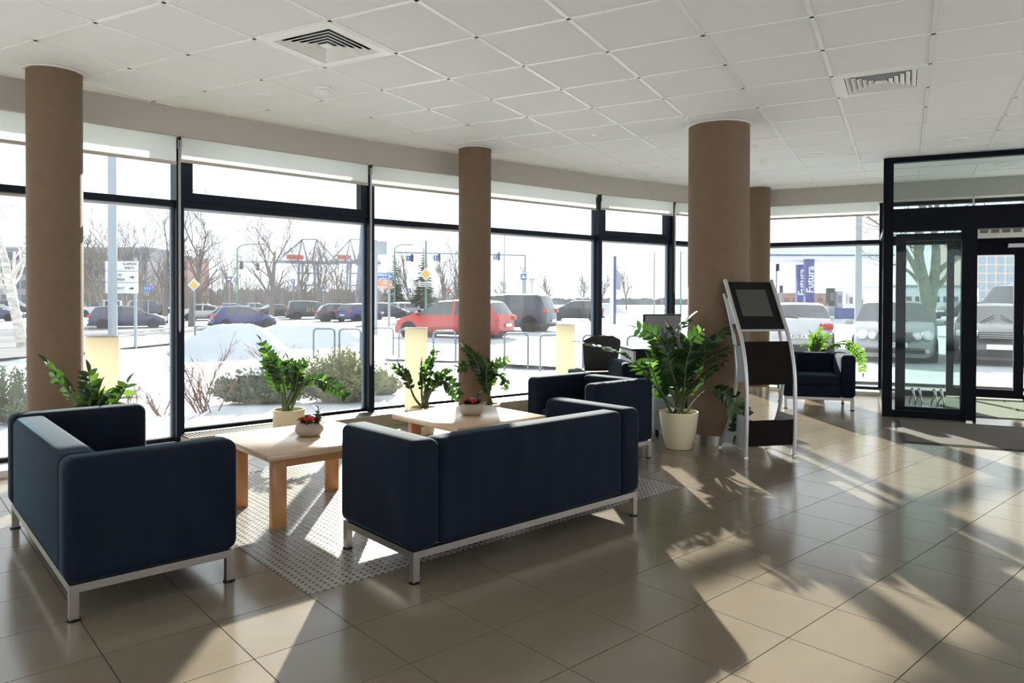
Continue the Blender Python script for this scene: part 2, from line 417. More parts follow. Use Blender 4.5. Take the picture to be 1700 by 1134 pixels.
# air diffusers
def diffuser(i, j, label):
    o = ctile(i, j); t = thing('air_diffuser', label, 'air vent', (o.x, o.y, H), cang, 'square ceiling air diffusers')
    s = CT; fr = MB(); a, b = 0.012, 0.075
    for x0, x1, y0, y1 in ((a, s - a, a, b), (a, s - a, s - b, s - a), (a, b, b, s - b), (s - b, s - a, b, s - b)): fr.box(x0, x1, y0, y1, -0.008, 0.012)
    fr.build('frame', M['tbar'], t)
    MB().box(0.05, s - 0.05, 0.05, s - 0.05, 0.05, 0.055).build('backing', M['black'], t)
    for k in range(6):
        ro = s / 2 - 0.080 - k * 0.037; ri = ro - 0.031; m_ = s / 2
        vs = [(m_ + sx * r, m_ + sy * r, z) for r, z in ((ro, -0.005), (ri, 0.0075), (ri, 0.0105), (ro, -0.002)) for sx, sy in ((-1, -1), (1, -1), (1, 1), (-1, 1))]
        fs = [(q * 4 + e, q * 4 + (e + 1) % 4, ((q + 1) % 4) * 4 + (e + 1) % 4, ((q + 1) % 4) * 4 + e) for q in range(4) for e in range(4)]
        MB().add(vs, fs).build('louvre', M['tbar'], t)
    MB().box(s / 2 - 0.03, s / 2 + 0.03, s / 2 - 0.03, s / 2 + 0.03, -0.006, 0.0).build('centre_plate', M['tbar'], t)
diffuser(-1, -1, 'square white ceiling air diffuser nearest the left column')
diffuser(3, 4, 'square white ceiling air diffuser above the entrance mat')
for px, py, r, lab in ((438, 158, 0.06, 'small round ceiling downlight left of the smoke detector'), (993, 224, 0.055, 'small round ceiling downlight in front of the middle windows'), (1360, 252, 0.085, 'round ceiling downlight right of the thick column'), (1586, 232, 0.115, 'large round ceiling downlight above the entrance frame'), (1090, 277, 0.05, 'small round ceiling downlight left of the thick column, far'), (1253, 243, 0.05, 'small round ceiling downlight at the right edge of the thick column'), (1668, 272, 0.115, 'round ceiling downlight inside the glass vestibule')):
    p = gnd(px, py, H); t = thing('downlight', lab, 'ceiling light', (p.x, p.y, H), 0, 'recessed ceiling downlights')
    MB().lathe([(r * 0.72, 0.004), (r * 0.74, -0.012), (r, -0.008), (r, 0.0)], 28).build('trim_ring', M['white'], t, smooth=True)
    MB().lathe([(0.0, -0.007), (r * 0.74, -0.006)], 24).build('reflector', M['white'], t)
for px, py, lab in ((537, 146, 'white smoke detector on the ceiling below the big air diffuser'), (1267, 265, 'white smoke detector on the ceiling right of the thick column')):
    p = gnd(px, py, H); t = thing('smoke_detector', lab, 'smoke detector', (p.x, p.y, H), 0, 'ceiling smoke detectors')
    MB().lathe([(0.055, 0), (0.055, -0.018), (0.045, -0.022)], 24).build('base', M['white'], t, smooth=True)
    MB().lathe([(0.035, -0.022), (0.035, -0.03), (0.045, -0.034), (0.04, -0.05), (0.0, -0.053)], 24).build('sensor_head', M['white'], t, smooth=True)
    MB().lathe([(0.033, -0.034), (0.033, -0.03)], 20).build('sensor_gap', M['black'], t)

# walls ---------------------------------------------------------------
def seg_box(name, a, b, i0, i1, z0, z1, mt, parent=None, bevel=0):
    """box along a wall segment a-b, between inward offsets i0..i1 (towards the outside positive)"""
    t = (b - a).normalized(); n = Vector((-t.y, t.x))
    return MB().prism([a + n * i0, b + n * i0, b + n * i1, a + n * i1], z0, z1).build(name, mt, parent, bevel=bevel)
ZF = 2.668   # underside of fascia
def lerp(a, b, t): return a + (b - a) * t
OUT2 = offset(FL, 0.38)
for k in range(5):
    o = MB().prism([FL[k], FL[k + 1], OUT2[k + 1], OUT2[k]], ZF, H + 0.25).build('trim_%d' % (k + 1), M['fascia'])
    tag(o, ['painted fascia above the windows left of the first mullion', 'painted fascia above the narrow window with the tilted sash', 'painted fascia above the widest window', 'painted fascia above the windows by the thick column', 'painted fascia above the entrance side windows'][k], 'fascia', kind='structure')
xl, xr = FL[0].x, FL[-1].x
def fill_wall(name, a, b, label, n):  # unseen walls, their openings shaped to let extra sky light brighten the hall
    """side of the hall outside the picture: low parapet, lintel and slim piers with glassless openings added for fill daylight"""
    t = (b - a).normalized(); nn = Vector((-t.y, t.x)) * 0.2; L = (b - a).length; mb = MB()
    for z0, z1 in ((0, 0.12), (2.72, H + 0.3)): mb.prism([a, b, b + nn, a + nn], z0, z1)
    for k in range(n + 1):
        p = a + t * (L - 0.24) * k / n; mb.prism([p, p + t * 0.24, p + t * 0.24 + nn, p + nn], 0.12, 2.72)
    return tag(mb.build(name, M['wallw']), label, 'wall', kind='structure')
fill_wall('wall_left', Vector((xl, BACK)), Vector((xl, FL[0].y + 0.4)), 'white side wall left of the picture, tall openings added for fill daylight', 3)
fill_wall('wall_right', Vector((xr, FL[-1].y + 0.4)), Vector((xr, BACK)), 'white side wall right of the picture, tall openings added for fill daylight', 4)
fill_wall('wall_back', Vector((xr, BACK)), Vector((xl, BACK)), 'white wall behind the viewer, tall openings added for fill daylight', 6)

# columns --------------------------------------------------------------
def column(px, pytop, r, label):
    c = gnd(px, pytop, H); t = thing('column', label, 'column', (c.x, c.y, 0), 0, kind='structure')
    MB().lathe([(r, 0.09), (r, H - 0.012)], 64).build('shaft', M['column'], t, smooth=True)
    MB().lathe([(r + 0.006, 0.0), (r + 0.006, 0.09), (r, 0.092)], 64).build('base_ring', M['steel'], t, smooth=True)
    MB().lathe([(r, H - 0.012), (r + 0.02, H - 0.012), (r + 0.02, H - 0.004)], 64).build('collar', M['white'], t, smooth=True)
    return c
COL1 = column(90.5, 119.3, 0.172, 'round tan column at the left edge behind the sofa')
COL2 = column(788.5, 247.2, 0.172, 'slim round tan column in the middle by the tables')
COL3 = column(1193.7, 210.0, 0.274, 'thick round tan column behind the big potted plant')
COL4 = column(1258.0, 311.5, 0.172, 'slim round tan column half hidden behind the thick one')

# windows ----------------------------------------------------------------
def on_line(px, a, b, z=1.3):
    """plan point where the pixel column meets the line a-b"""
    r = ray(px, 498); return meet(Vector((0, 0)), Vector((r.x, r.y)), a, b - a)
G1 = GL
M1 = on_line(293, GL[0], GL[1]); M2 = on_line(609, GL[1], GL[2]); M3 = on_line(988, GL[2], GL[3]); M4 = on_line(1110, GL[3], GL[4]); M5 = GL[4]
t_ = (GL[5] - GL[4]).normalized(); M6 = on_line(1466, GL[4], GL[5])
M0 = M1 + (GL[0] - GL[1]).normalized() * 3.2
ZT0, ZT1 = 2.103, 2.160
def pane(a, b, z0, z1, parent, gm=None):
    t = (b - a).normalized(); n = Vector((-t.y, t.x)) * 0.004
    return MB().prism([a - n, b - n, b + n, a + n], z0, z1).build('pane', gm or GLASS, parent)
def window(n, a, b, zs, label, sash=False, mull=(True, True)):
    w_ = thing('window_%d' % n, label, 'window', kind='structure')
    t = (b - a).normalized(); f = M['frame']; L = (b - a).length
    q = lambda s: a + t * s
    for k, s in ((0, 0.0), (1, L)):
        if mull[k]: seg_box('mullion', q(s - 0.032), q(s + 0.032), -0.10, 0.05, zs, ZF + 0.05, f, w_)
    seg_box('bottom_rail', q(0.03), q(L - 0.03), -0.03, 0.03, zs, zs + 0.035, f, w_)
    seg_box('transom', q(0.03), q(L - 0.03), -0.06, 0.03, ZT0, ZT1, f, w_)
    seg_box('glazing_bead', q(0.03), q(L - 0.03), -0.012, 0.02, ZT0 - 0.022, ZT0, M['silverp'], w_)
    seg_box('side_bead', q(0.032), q(0.052), -0.02, 0.02, zs, ZT0, M['rackb'], w_); seg_box('side_bead', q(L - 0.052), q(L - 0.032), -0.02, 0.02, zs, ZT0, M['rackb'], w_)
    seg_box('head_rail', q(0.03), q(L - 0.03), -0.03, 0.03, ZF - 0.008, ZF + 0.05, f, w_)
    pane(q(0.03), q(L - 0.03), zs + 0.03, ZT0, w_)
    if sash:
        s = bpy.data.objects.new('sash', None); C.objects.link(s); s.parent = w_
        for s0, s1, z0, z1 in ((0.03, L - 0.03, ZT1, ZT1 + 0.075), (0.03, 0.115, ZT1 + 0.075, ZF - 0.03), (L - 0.115, L - 0.03, ZT1 + 0.075, ZF - 0.03)):
            seg_box('sash_bar', q(s0), q(s1), -0.075, 0.02, z0, z1, f, s)
        pane(q(0.11), q(L - 0.11), ZT1 + 0.07, ZF - 0.03, w_)
    else:
        pane(q(0.03), q(L - 0.03), ZT1, ZF - 0.008, w_)
    return w_
window(1, M0, M1, 0.05, 'leftmost tall window behind the tan column', mull=(True, True))
window(2, M1, M2, 0.115, 'window with a tilting top sash left of the middle mullion', sash=True, mull=(False, True))
window(3, M2, M3, 0.115, 'widest window behind the slim middle column', mull=(False, True))
window(4, M3, M4, 0.115, 'narrow window with a tilting top sash behind the office chair', sash=True, mull=(False, True))
window(5, M4, M5, 0.115, 'window half hidden behind the thick column', mull=(False, True))
window(6, M5, M6, 0.05, 'window left of the entrance behind the single armchair', mull=(False, True))
MX = M0 + (GL[0] - GL[1]).normalized() * 2.2
window(7, MX, M0, 0.05, 'window outside the picture at the far left', mull=(True, False))
# sills and convectors
def between(a, b, name, z, mt, label, d0=0.0, d1=0.12):
    t = (b - a).normalized(); n = Vector((-t.y, t.x)); ia, ib = a - n * 0.33, b - n * 0.33
    o = seg_box(name, ia, ib, d0, 0.33 + d1, 0, z, mt); tag(o, label, 'sill', kind='structure'); return o
between(MX, M1, 'trim_6', 0.05, M['ledge'], 'low white ledge under the leftmost window')
between(M5, M6 + t_ * 0.2, 'trim_7', 0.05, M['ledge'], 'low white ledge under the window beside the entrance')
GC = [M1, M2, M3, M5]
for k, (a, b) in enumerate(((M1, M2), (M2, M3), (M3, M5))):
    o = between(a, b, 'trim_%d' % (8 + k), 0.10, M['sill'], ['convector bench under the window with the tilted sash', 'convector bench under the widest window', 'convector bench under the windows by the thick column'][k])
    t = (b - a).normalized(); n = Vector((-t.y, t.x)); L = (b - a).length; gb = MB()
    for s in range(int(L / 0.03)):
        p = a - n * 0.31 + t * (s * 0.03 + 0.008); e = t * 0.018
        gb.prism([p, p + e, p + e + n * 0.24, p + n * 0.24], 0.10, 0.114)
    g_ = gb.build('grille', M['grille'], o); g_['kind'] = 'stuff'
    seg_box('grille_edge', a - n * 0.33, b - n * 0.33, 0.0, 0.02, 0.10, 0.115, M['sill'], o)
# roller blinds hanging below the fascia
def blind(a, b, zb, label, chain=None):
    t = (b - a).normalized(); n = Vector((-t.y, t.x)); r = thing('roller_blind', label, 'blind', (a.x, a.y, 0), 0, 'white roller blinds')
    def sb(name, s0, s1, d0, d1, z0, z1, mt):
        A, B = t * s0, (b - a) - t * s1
        return MB().prism([A + n * d0, B + n * d0, B + n * d1, A + n * d1], z0, z1).build(name, mt, r)
    sb('fabric', 0.02, 0.02, 0.05, 0.052, zb, ZF + 0.0, BLIND)
    sb('bottom_bar', 0.02, 0.02, 0.045, 0.057, zb - 0.028, zb, M['barb'])
    sb('end_bracket', -0.004, (b - a).length - 0.012, 0.03, 0.10, ZF - 0.09, ZF, M['black'])
    if chain:
        p = t * 0.0 + n * 0.03; c = MB()
        c.tube([(p.x - 0.006, p.y, ZF - 0.03), (p.x - 0.006, p.y, chain + 0.03), (p.x, p.y, chain), (p.x + 0.006, p.y, chain + 0.03), (p.x + 0.006, p.y, ZF - 0.03)], 0.0024, 6)
        c.build('pull_chain', M['white'], r)
def fz(px, py, a, b):
    p = on_line(px, a, b); return dep(px, py, p.y).z
B1, B2, B3, B4 = on_line(302, FL[0], FL[1]), on_line(618, FL[1], FL[2]), on_line(999.5, FL[3], FL[4]), on_line(1123, FL[3], FL[4])
B1 = FL[1]
B6 = on_line(1461, FL[4], FL[5])
blind(FL[1] + (FL[0] - FL[1]).normalized() * 3.0, FL[1], fz(138.5, 246, FL[0], FL[1]), 'white roller blind over the leftmost window')
blind(FL[1], B2, fz(456, 282, FL[1], FL[2]), 'white roller blind over the narrow window left of the middle', 1.02)
blind(B2, FL[3], fz(683, 310, FL[2], FL[3]), 'white roller blind over the widest window', 0.62)
blind(B3, B4, fz(1047, 348, FL[3], FL[4]), 'white roller blind over the narrow window behind the office chair')
blind(B4, FL[4], fz(1130, 354, FL[3], FL[4]), 'white roller blind partly hidden by the thick column', 1.4)
blind(FL[4], B6, fz(1367, 357.5, FL[4], FL[5]), 'white roller blind over the window beside the entrance')

# ---------------------------------------------------------------- entrance vestibule
EQ = Vector((0.905, -0.425)).normalized(); EN = Vector((-EQ.y, EQ.x))     # along the front, outwards
E0 = XY(gnd(1472, 690.5))
t_out = meet(E0, EN, GL[4], GL[5] - GL[4]); DEPTH = (t_out - E0).length
ent = thing('door_1', 'black framed glass entrance vestibule with sliding doors', 'entrance', kind='structure')
def eb(name, s0, s1, n0, n1, z0, z1, mt=None, parent=None, bevel=0):
    p = [E0 + EQ * s + EN * n for s, n in ((s0, n0), (s1, n0), (s1, n1), (s0, n1))]
    return MB().prism(p, z0, z1).build(name, mt or M['dframe'], parent or ent, bevel=bevel)
def es(px, n=0.0):
    a = E0 + EN * n; r = ray(px, 498); p = meet(Vector((0, 0)), Vector((r.x, r.y)), a, EQ); return (p - a).dot(EQ)
SR = es(1609); SEND = 3.1
HB, HT = 2.075, 2.325
eb('post', -0.05, 0.05, -0.05, 0.05, 0, H - 0.005)
eb('post', SR - 0.075, SR + 0.065, -0.06, 0.05, 0, HB)
eb('post', SEND - 0.05, SEND + 0.05, -0.05, 0.05, 0, H - 0.005)
eb('header', 0.05, SEND - 0.05, -0.07, 0.09, HB, HT)
eb('top_rail', 0.05, SEND - 0.05, -0.04, 0.04, H - 0.06, H - 0.005)
eb('transom_pane', 0.05, SEND - 0.05, -0.004, 0.004, HT, H - 0.06, DGLASS)
# fixed leaf on the left with the sliding leaf parked behind it
eb('threshold', 0.05, SR - 0.075, -0.03, 0.03, 0.0, 0.075)
eb('fixed_pane', 0.05, SR - 0.075, -0.004, 0.004, 0.075, HB, DGLASS)
leaf = bpy.data.objects.new('sliding_leaf', None); C.objects.link(leaf); leaf.parent = ent
s0 = es(1487, 0.08); s1 = SR + 0.02
for a, b, z0, z1 in ((s0, s0 + 0.1, 0.03, HB - 0.02), (s1 - 0.08, s1, 0.03, HB - 0.02), (s0 + 0.1, s1 - 0.08, 0.03, 0.11), (s0 + 0.1, s1 - 0.08, HB - 0.1, HB - 0.02)):
    eb('leaf_stile', a, b, 0.075, 0.115, z0, z1, M['frame'], leaf)
eb('leaf_pane', s0 + 0.1, s1 - 0.08, 0.092, 0.098, 0.11, HB - 0.1, DGLASS, leaf)
eb('floor_guide', SR - 0.03, SR + 0.03, -0.09, -0.06, 0.0, 0.02, M['chrome'])
# side wall of the vestibule, glass
eb('side_rail', -0.03, 0.03, 0.05, DEPTH - 0.1, 0.0, 0.07); eb('side_rail', -0.03, 0.03, 0.05, DEPTH - 0.1, HB + 0.06, HB + 0.12)
eb('side_pane', -0.004, 0.004, 0.05, DEPTH - 0.1, 0.07, HB + 0.06, DGLASS)
# outer doors in the facade line
N0 = DEPTH - 0.02
eb('outer_header', 0.0, SEND, N0 - 0.08, N0 + 0.08, HB, HT - 0.13)
eb('outer_top_rail', 0.0, SEND, N0 - 0.05, N0 + 0.05, ZF - 0.05, ZF + 0.02)
eb('outer_transom_pane', 0.06, SEND - 0.05, N0 - 0.004, N0 + 0.004, HT - 0.13, ZF - 0.05, DGLASS)
oa, ob = es(1577, N0), es(1692, N0)
outer = bpy.data.objects.new('outer_door', None); C.objects.link(outer); outer.parent = ent
for a, b, z0, z1 in ((oa - 0.04, oa + 0.045, 0.02, HB), (ob - 0.06, ob + 0.05, 0.02, HB), (oa + 0.045, ob - 0.06, 0.02, 0.13), (oa + 0.045, ob - 0.06, HB - 0.16, HB)):
    eb('leaf_stile', a, b, N0 - 0.03, N0 + 0.03, z0, z1, M['dframe'], outer)
eb('leaf_pane', oa + 0.045, ob - 0.06, N0 - 0.004, N0 + 0.004, 0.13, HB - 0.16, DGLASS, outer)
eb('door_closer', ob - 0.14, ob + 0.2, N0 - 0.09, N0 - 0.03, HB - 0.07, HB - 0.02, M['silverp'], outer)
eb('outer_post', -0.04, 0.06, N0 - 0.05, N0 + 0.05, 0, ZF); eb('outer_post', SEND - 0.05, SEND + 0.05, N0 - 0.05, N0 + 0.05, 0, ZF)
eb('outer_pane', 0.06, oa - 0.04, N0 - 0.004, N0 + 0.004, 0.07, HB, DGLASS); eb('outer_rail', 0.06, oa - 0.04, N0 - 0.03, N0 + 0.03, 0.0, 0.07)
eb('outer_pane', ob + 0.05, SEND - 0.05, N0 - 0.004, N0 + 0.004, 0.07, HB, DGLASS); eb('outer_rail', ob + 0.05, SEND - 0.05, N0 - 0.03, N0 + 0.03, 0.0, 0.07)
# air curtain over the outer door
ac = thing('air_curtain', 'cream air curtain box above the outer door', 'air curtain')
acp = [E0 + EQ * s + EN * n for s, n in ((1.05, N0 - 0.35), (2.6, N0 - 0.35), (2.6, N0 - 0.08), (1.05, N0 - 0.08))]
MB().prism(acp, 2.13, 2.33).build('housing', M['ledge'], ac, bevel=0.015)
for k in range(12):
    s_ = 1.12 + k * 0.12
    MB().prism([E0 + EQ * s + EN * n for s, n in ((s_, N0 - 0.356), (s_ + 0.09, N0 - 0.356), (s_ + 0.09, N0 - 0.35), (s_, N0 - 0.35))], 2.18, 2.29).build('intake_grille', M['grille'], ac)
wd = thing('hanging_rod', 'thin rod hanging from the ceiling inside the vestibule', 'rod')
p = E0 + EQ * 1.05 + EN * (N0 - 0.3); MB().tube([(p.x, p.y, 2.33), (p.x, p.y, H)], 0.012, 8).build('rod', M['silverp'], wd)
# mats
ma = XY(gnd(1486, 696.5)); mb_ = XY(gnd(1504, 737)); mc = ma - EN * 1.42
dm = thing('door_mat', 'large grey brown door mat in front of the entrance', 'mat')
def mrect(s0, s1, n0, n1): return [ma + EQ * s - EN * n for s, n in ((s0, n1), (s1, n1), (s1, n0), (s0, n0))]
MB().prism(mrect(0.0, 2.7, 0.0, 1.42), 0.0005, 0.006).build('rubber_edge', M['matedge'], dm)
MB().prism(mrect(0.035, 2.665, 0.03, 1.385), 0.006, 0.012).build('pile', M['mat_'], dm)
for k in range(3):
    vm = thing('entrance_mat', ['green grey mat inside the vestibule, left piece', 'green grey mat inside the vestibule, middle piece', 'green grey mat inside the vestibule, right piece'][k], 'mat', group='mats inside the vestibule')
    s = 0.62 + k * 0.8
    MB().prism([E0 + EQ * a + EN * b for a, b in ((s, 0.35), (s + 0.78, 0.35), (s + 0.78, N0 - 0.12), (s, N0 - 0.12))], 0.0005, 0.012).build('pile', M['vmat'], vm)
# chrome rack in the vestibule: four wavy tubes
p = gnd(1538, 679)
rk = thing('umbrella_rack', 'row of wavy chrome tubes standing behind the vestibule glass', 'rack', (p.x, p.y, 0.0125), math.atan2(EQ.y, EQ.x))
MB().box(-0.19, 0.19, -0.05, 0.05, 0, 0.012).build('base_plate', M['chrome'], rk)
for x in (-0.16, -0.09, 0.07, 0.14):
    MB().tube(bez([(x - 0.01, 0, 0.01), (x - 0.015, 0, 0.08), (x + 0.02, 0, 0.15), (x, 0, 0.215), (x + 0.02, 0, 0.22), (x + 0.035, 0, 0.12), (x + 0.045, 0, 0.07), (x + 0.04, 0, 0.01)], 5), 0.009, 8).build('tube', M['chrome'], rk, smooth=True)

# ---------------------------------------------------------------- sofas
SD, SH, LH, AT = 0.69, 0.655, 0.146, 0.165
def sofa(label, name, cat, corner, xdir, L, group='navy velvet cube sofas and armchairs'):
    """corner: back corner on the floor; xdir: along the back; depth to the left of xdir"""
    t = thing(name, label, cat, (corner.x, corner.y, 0), math.atan2(xdir.y, xdir.x), group)
    v = M['velvet']
    for x in (0, L - AT): MB().box(x, x + AT, 0, SD, LH, SH).build('armrest', v, t, bevel=0.048, seg=5)
    MB().box(AT - 0.008, L - AT + 0.008, 0.006, 0.17, LH, SH - 0.008).build('backrest', v, t, bevel=0.045, seg=5)
    MB().box(AT - 0.004, L - AT + 0.004, 0.15, SD - 0.012, LH, 0.29).build('seat_base', v, t, bevel=0.012)
    n = 1 if L < 1.2 else 2; w_ = (L - 2 * AT) / n
    for k in range(n): MB().box(AT + k * w_ + 0.002, AT + (k + 1) * w_ - 0.002, 0.155, SD - 0.005, 0.285, 0.405).build('seat_cushion', v, t, bevel=0.035, seg=4)
    fr = MB(); a, z0, z1 = 0.018, LH - 0.032, LH + 0.001
    fr.box(a, L - a, a, a + 0.034, z0, z1); fr.box(a, L - a, SD - a - 0.034, SD - a, z0, z1)
    fr.box(a, a + 0.034, a + 0.034, SD - a - 0.034, z0, z1); fr.box(L - a - 0.034, L - a, a + 0.034, SD - a - 0.034, z0, z1)
    fr.build('base_frame', M['steel'], t)
    for x in (a, L - a - 0.034):
        for y in (a, SD - a - 0.034):
            lg = MB().box(x, x + 0.034, y, y + 0.034, 0.006, z0).build('leg', M['steel'], t)
            MB().lathe([(0.026, 0), (0.026, 0.006), (0.018, 0.009)], 16, (x + 0.017, y + 0.017, 0)).build('foot', M['black'], lg)
    return t
LI = 0.035
q = XY(gnd(122, 1030)); LL = 1.64
sofa('two-seat navy velvet sofa at the left, its back in sunlight', 'sofa', 'sofa', q - fu * LI + fv * (LL - LI), -fv, LL)
q = XY(gnd(688, 968))
sofa('two-seat navy velvet sofa seen from behind in the middle foreground', 'sofa', 'sofa', q - fu * LI - fv * LI, fu, LL)
q = XY(gnd(1076, 760))
sofa('navy velvet armchair facing the tables beside the big plant', 'armchair', 'armchair', q + fu * LI - fv * LI, fv, 0.82)
q = XY(gnd(1415, 681.5)); ad = Vector((math.cos(math.radians(-14)), math.sin(math.radians(-14)))); an = Vector((-ad.y, ad.x))
qb = q + ad * LI - an * LI                     # front right corner
sofa('single navy velvet armchair behind the information stand', 'armchair', 'armchair', qb + an * SD, -ad, 0.82)

# ---------------------------------------------------------------- coffee tables
def table(px, py, label):
    c = gnd(px, py, 0.44); t = thing('coffee_table', label, 'table', (c.x, c.y, 0), fang, 'square beech coffee tables')
    S = 0.82
    MB().box(0, S, 0, S, 0.405, 0.44).build('tabletop', M['woodtop'], t, bevel=0.002, seg=1)
    for x in (0.055, S - 0.14):
        for y in (0.07, S - 0.185):
            MB().box(x, x + 0.085, y, y + 0.045, 0, 0.405).build('leg', M['wood'], t, bevel=0.002, seg=1)
    for y in (0.08, S - 0.175): MB().box(0.14, S - 0.14, y, y + 0.022, 0.345, 0.405).build('apron', M['wood'], t)
    return t
table(444.6, 757, 'beech coffee table at the left with a flower bowl on it')
table(760, 711.5, 'beech coffee table behind the middle sofa')
def leafshape(l, wd, fold=0.25, n=5, droop=0.15):
    mb = MB(); vs = []; fs = []
    for i in range(n + 1):
        s = i / n; hw = wd / 2 * (math.sin(math.pi * (0.06 + 0.94 * s) ** 0.8)) if 0 < i < n else (wd * 0.05 if i == 0 else 0.0)
        z = -droop * l * s * s
        vs += [(-hw, s * l, z + fold * hw), (0, s * l, z), (hw, s * l, z + fold * hw)]
    for i in range(n):
        a = i * 3; fs += [(a, a + 1, a + 4, a + 3), (a + 1, a + 2, a + 5, a + 4)]
    mb.add(vs, fs); return mb.mesh('leaf', True)
PETAL = {k: leafshape(0.05, 0.045, 0.5, 4, -0.3) for k in ('red', 'pink', 'wine')}
for k in PETAL: PETAL[k].materials.append(M[k])
SMALL = leafshape(0.06, 0.032, 0.3, 4, 0.1); SMALL.materials.append(LEAF)
def aim(d, up=Vector((0, 0, 1)), roll=0.0):
    """rotation taking local y to d and local z near up"""
    y = d.normalized(); x = y.cross(up)
    if x.length < 1e-4: x = Vector((1, 0, 0))
    x.normalize(); z = x.cross(y); r = Matrix((x, y, z)).transposed(); return (r.to_4x4() @ Matrix.Rotation(roll, 4, 'Y'))
def flowerbowl(px, py, label, seed, ribs):
    rnd = random.Random(seed); c = gnd(px, py, 0.44); c = c + Vector((0, 0.06, 0))
    t = thing('flower_bowl', label, 'flower bowl', (c.x, c.y, 0.44), 0, 'flower bowls on the coffee tables')
    prof = [(0.05, 0), (0.07, 0.006), (0.086, 0.03), (0.088, 0.045), (0.08, 0.07), (0.062, 0.084), (0.056, 0.083), (0.06, 0.07)]
    n = 48; mb = MB(); vs = []; fs = []
    for r, z in prof:
        for k in range(n):
            a = 2 * math.pi * k / n; rr = r * (1 + (0.018 if k % 2 else -0.01) * ribs); vs.append((rr * math.cos(a), rr * math.sin(a), z))
    for i in range(len(prof) - 1):
        for k in range(n): k2 = (k + 1) % n; fs.append((i * n + k, i * n + k2, (i + 1) * n + k2, (i + 1) * n + k))
    fs.append(tuple(range(n))[::-1]); mb.add(vs, fs).build('bowl', M['bowl'], t, smooth=True)
    MB().lathe([(0.0, 0.076), (0.062, 0.074)], 24).build('soil', M['soil'], t)
    for fx, fy, kind, sc in ((0.012, -0.045, 'red', 1.0), (-0.04, -0.01, 'red', 0.8), (0.045, 0.01, 'wine', 0.9), (0.0, 0.03, 'pink', 0.9), (-0.03, 0.035, 'wine', 0.8)):
        fl_ = bpy.data.objects.new('blossom', None); C.objects.link(fl_); fl_.parent = t; fl_.location = (fx, fy, 0.088)
        for ring, (cnt, tilt) in enumerate(((7, 0.35), (6, 0.9), (4, 1.5))):
            for k in range(cnt):
                a = 2 * math.pi * k / cnt + ring * 0.4; d = Vector((math.cos(a) * math.cos(tilt), math.sin(a) * math.cos(tilt), math.sin(tilt)))
                o = inst('petal', PETAL[kind], fl_); o.matrix_local = aim(d) @ Matrix.Scale(sc * (0.95 - 0.15 * ring), 4)
    for k in range(16):
        a = rnd.uniform(0, 6.28); tl = rnd.uniform(0.15, 0.7); d = Vector((math.cos(a) * math.cos(tl), math.sin(a) * math.cos(tl), math.sin(tl)))
        o = inst('leaf', SMALL, t); o.matrix_local = Matrix.Translation(Vector((math.cos(a) * 0.035, math.sin(a) * 0.035, 0.08))) @ aim(d)
    tw = bez([(0.035, 0.02, 0.08), (0.045, 0.02, 0.12), (0.05, 0.03, 0.165)], 4); MB().tube(tw, 0.003, 5).build('sprig', M['stem'], t)
    for k in range(10):
        p_ = tw[int(k * (len(tw) - 1) / 9)]; a = k * 2.4; d = Vector((math.cos(a), math.sin(a), 0.55))
        o = inst('leaf', SMALL, t); o.matrix_local = Matrix.Translation(p_) @ aim(d) @ Matrix.Scale(0.8, 4)
flowerbowl(509, 726, 'woven bowl of red flowers on the left coffee table', 1, 0)
flowerbowl(782, 690.5, 'ribbed pale bowl of mixed flowers on the middle coffee table', 2, 1)

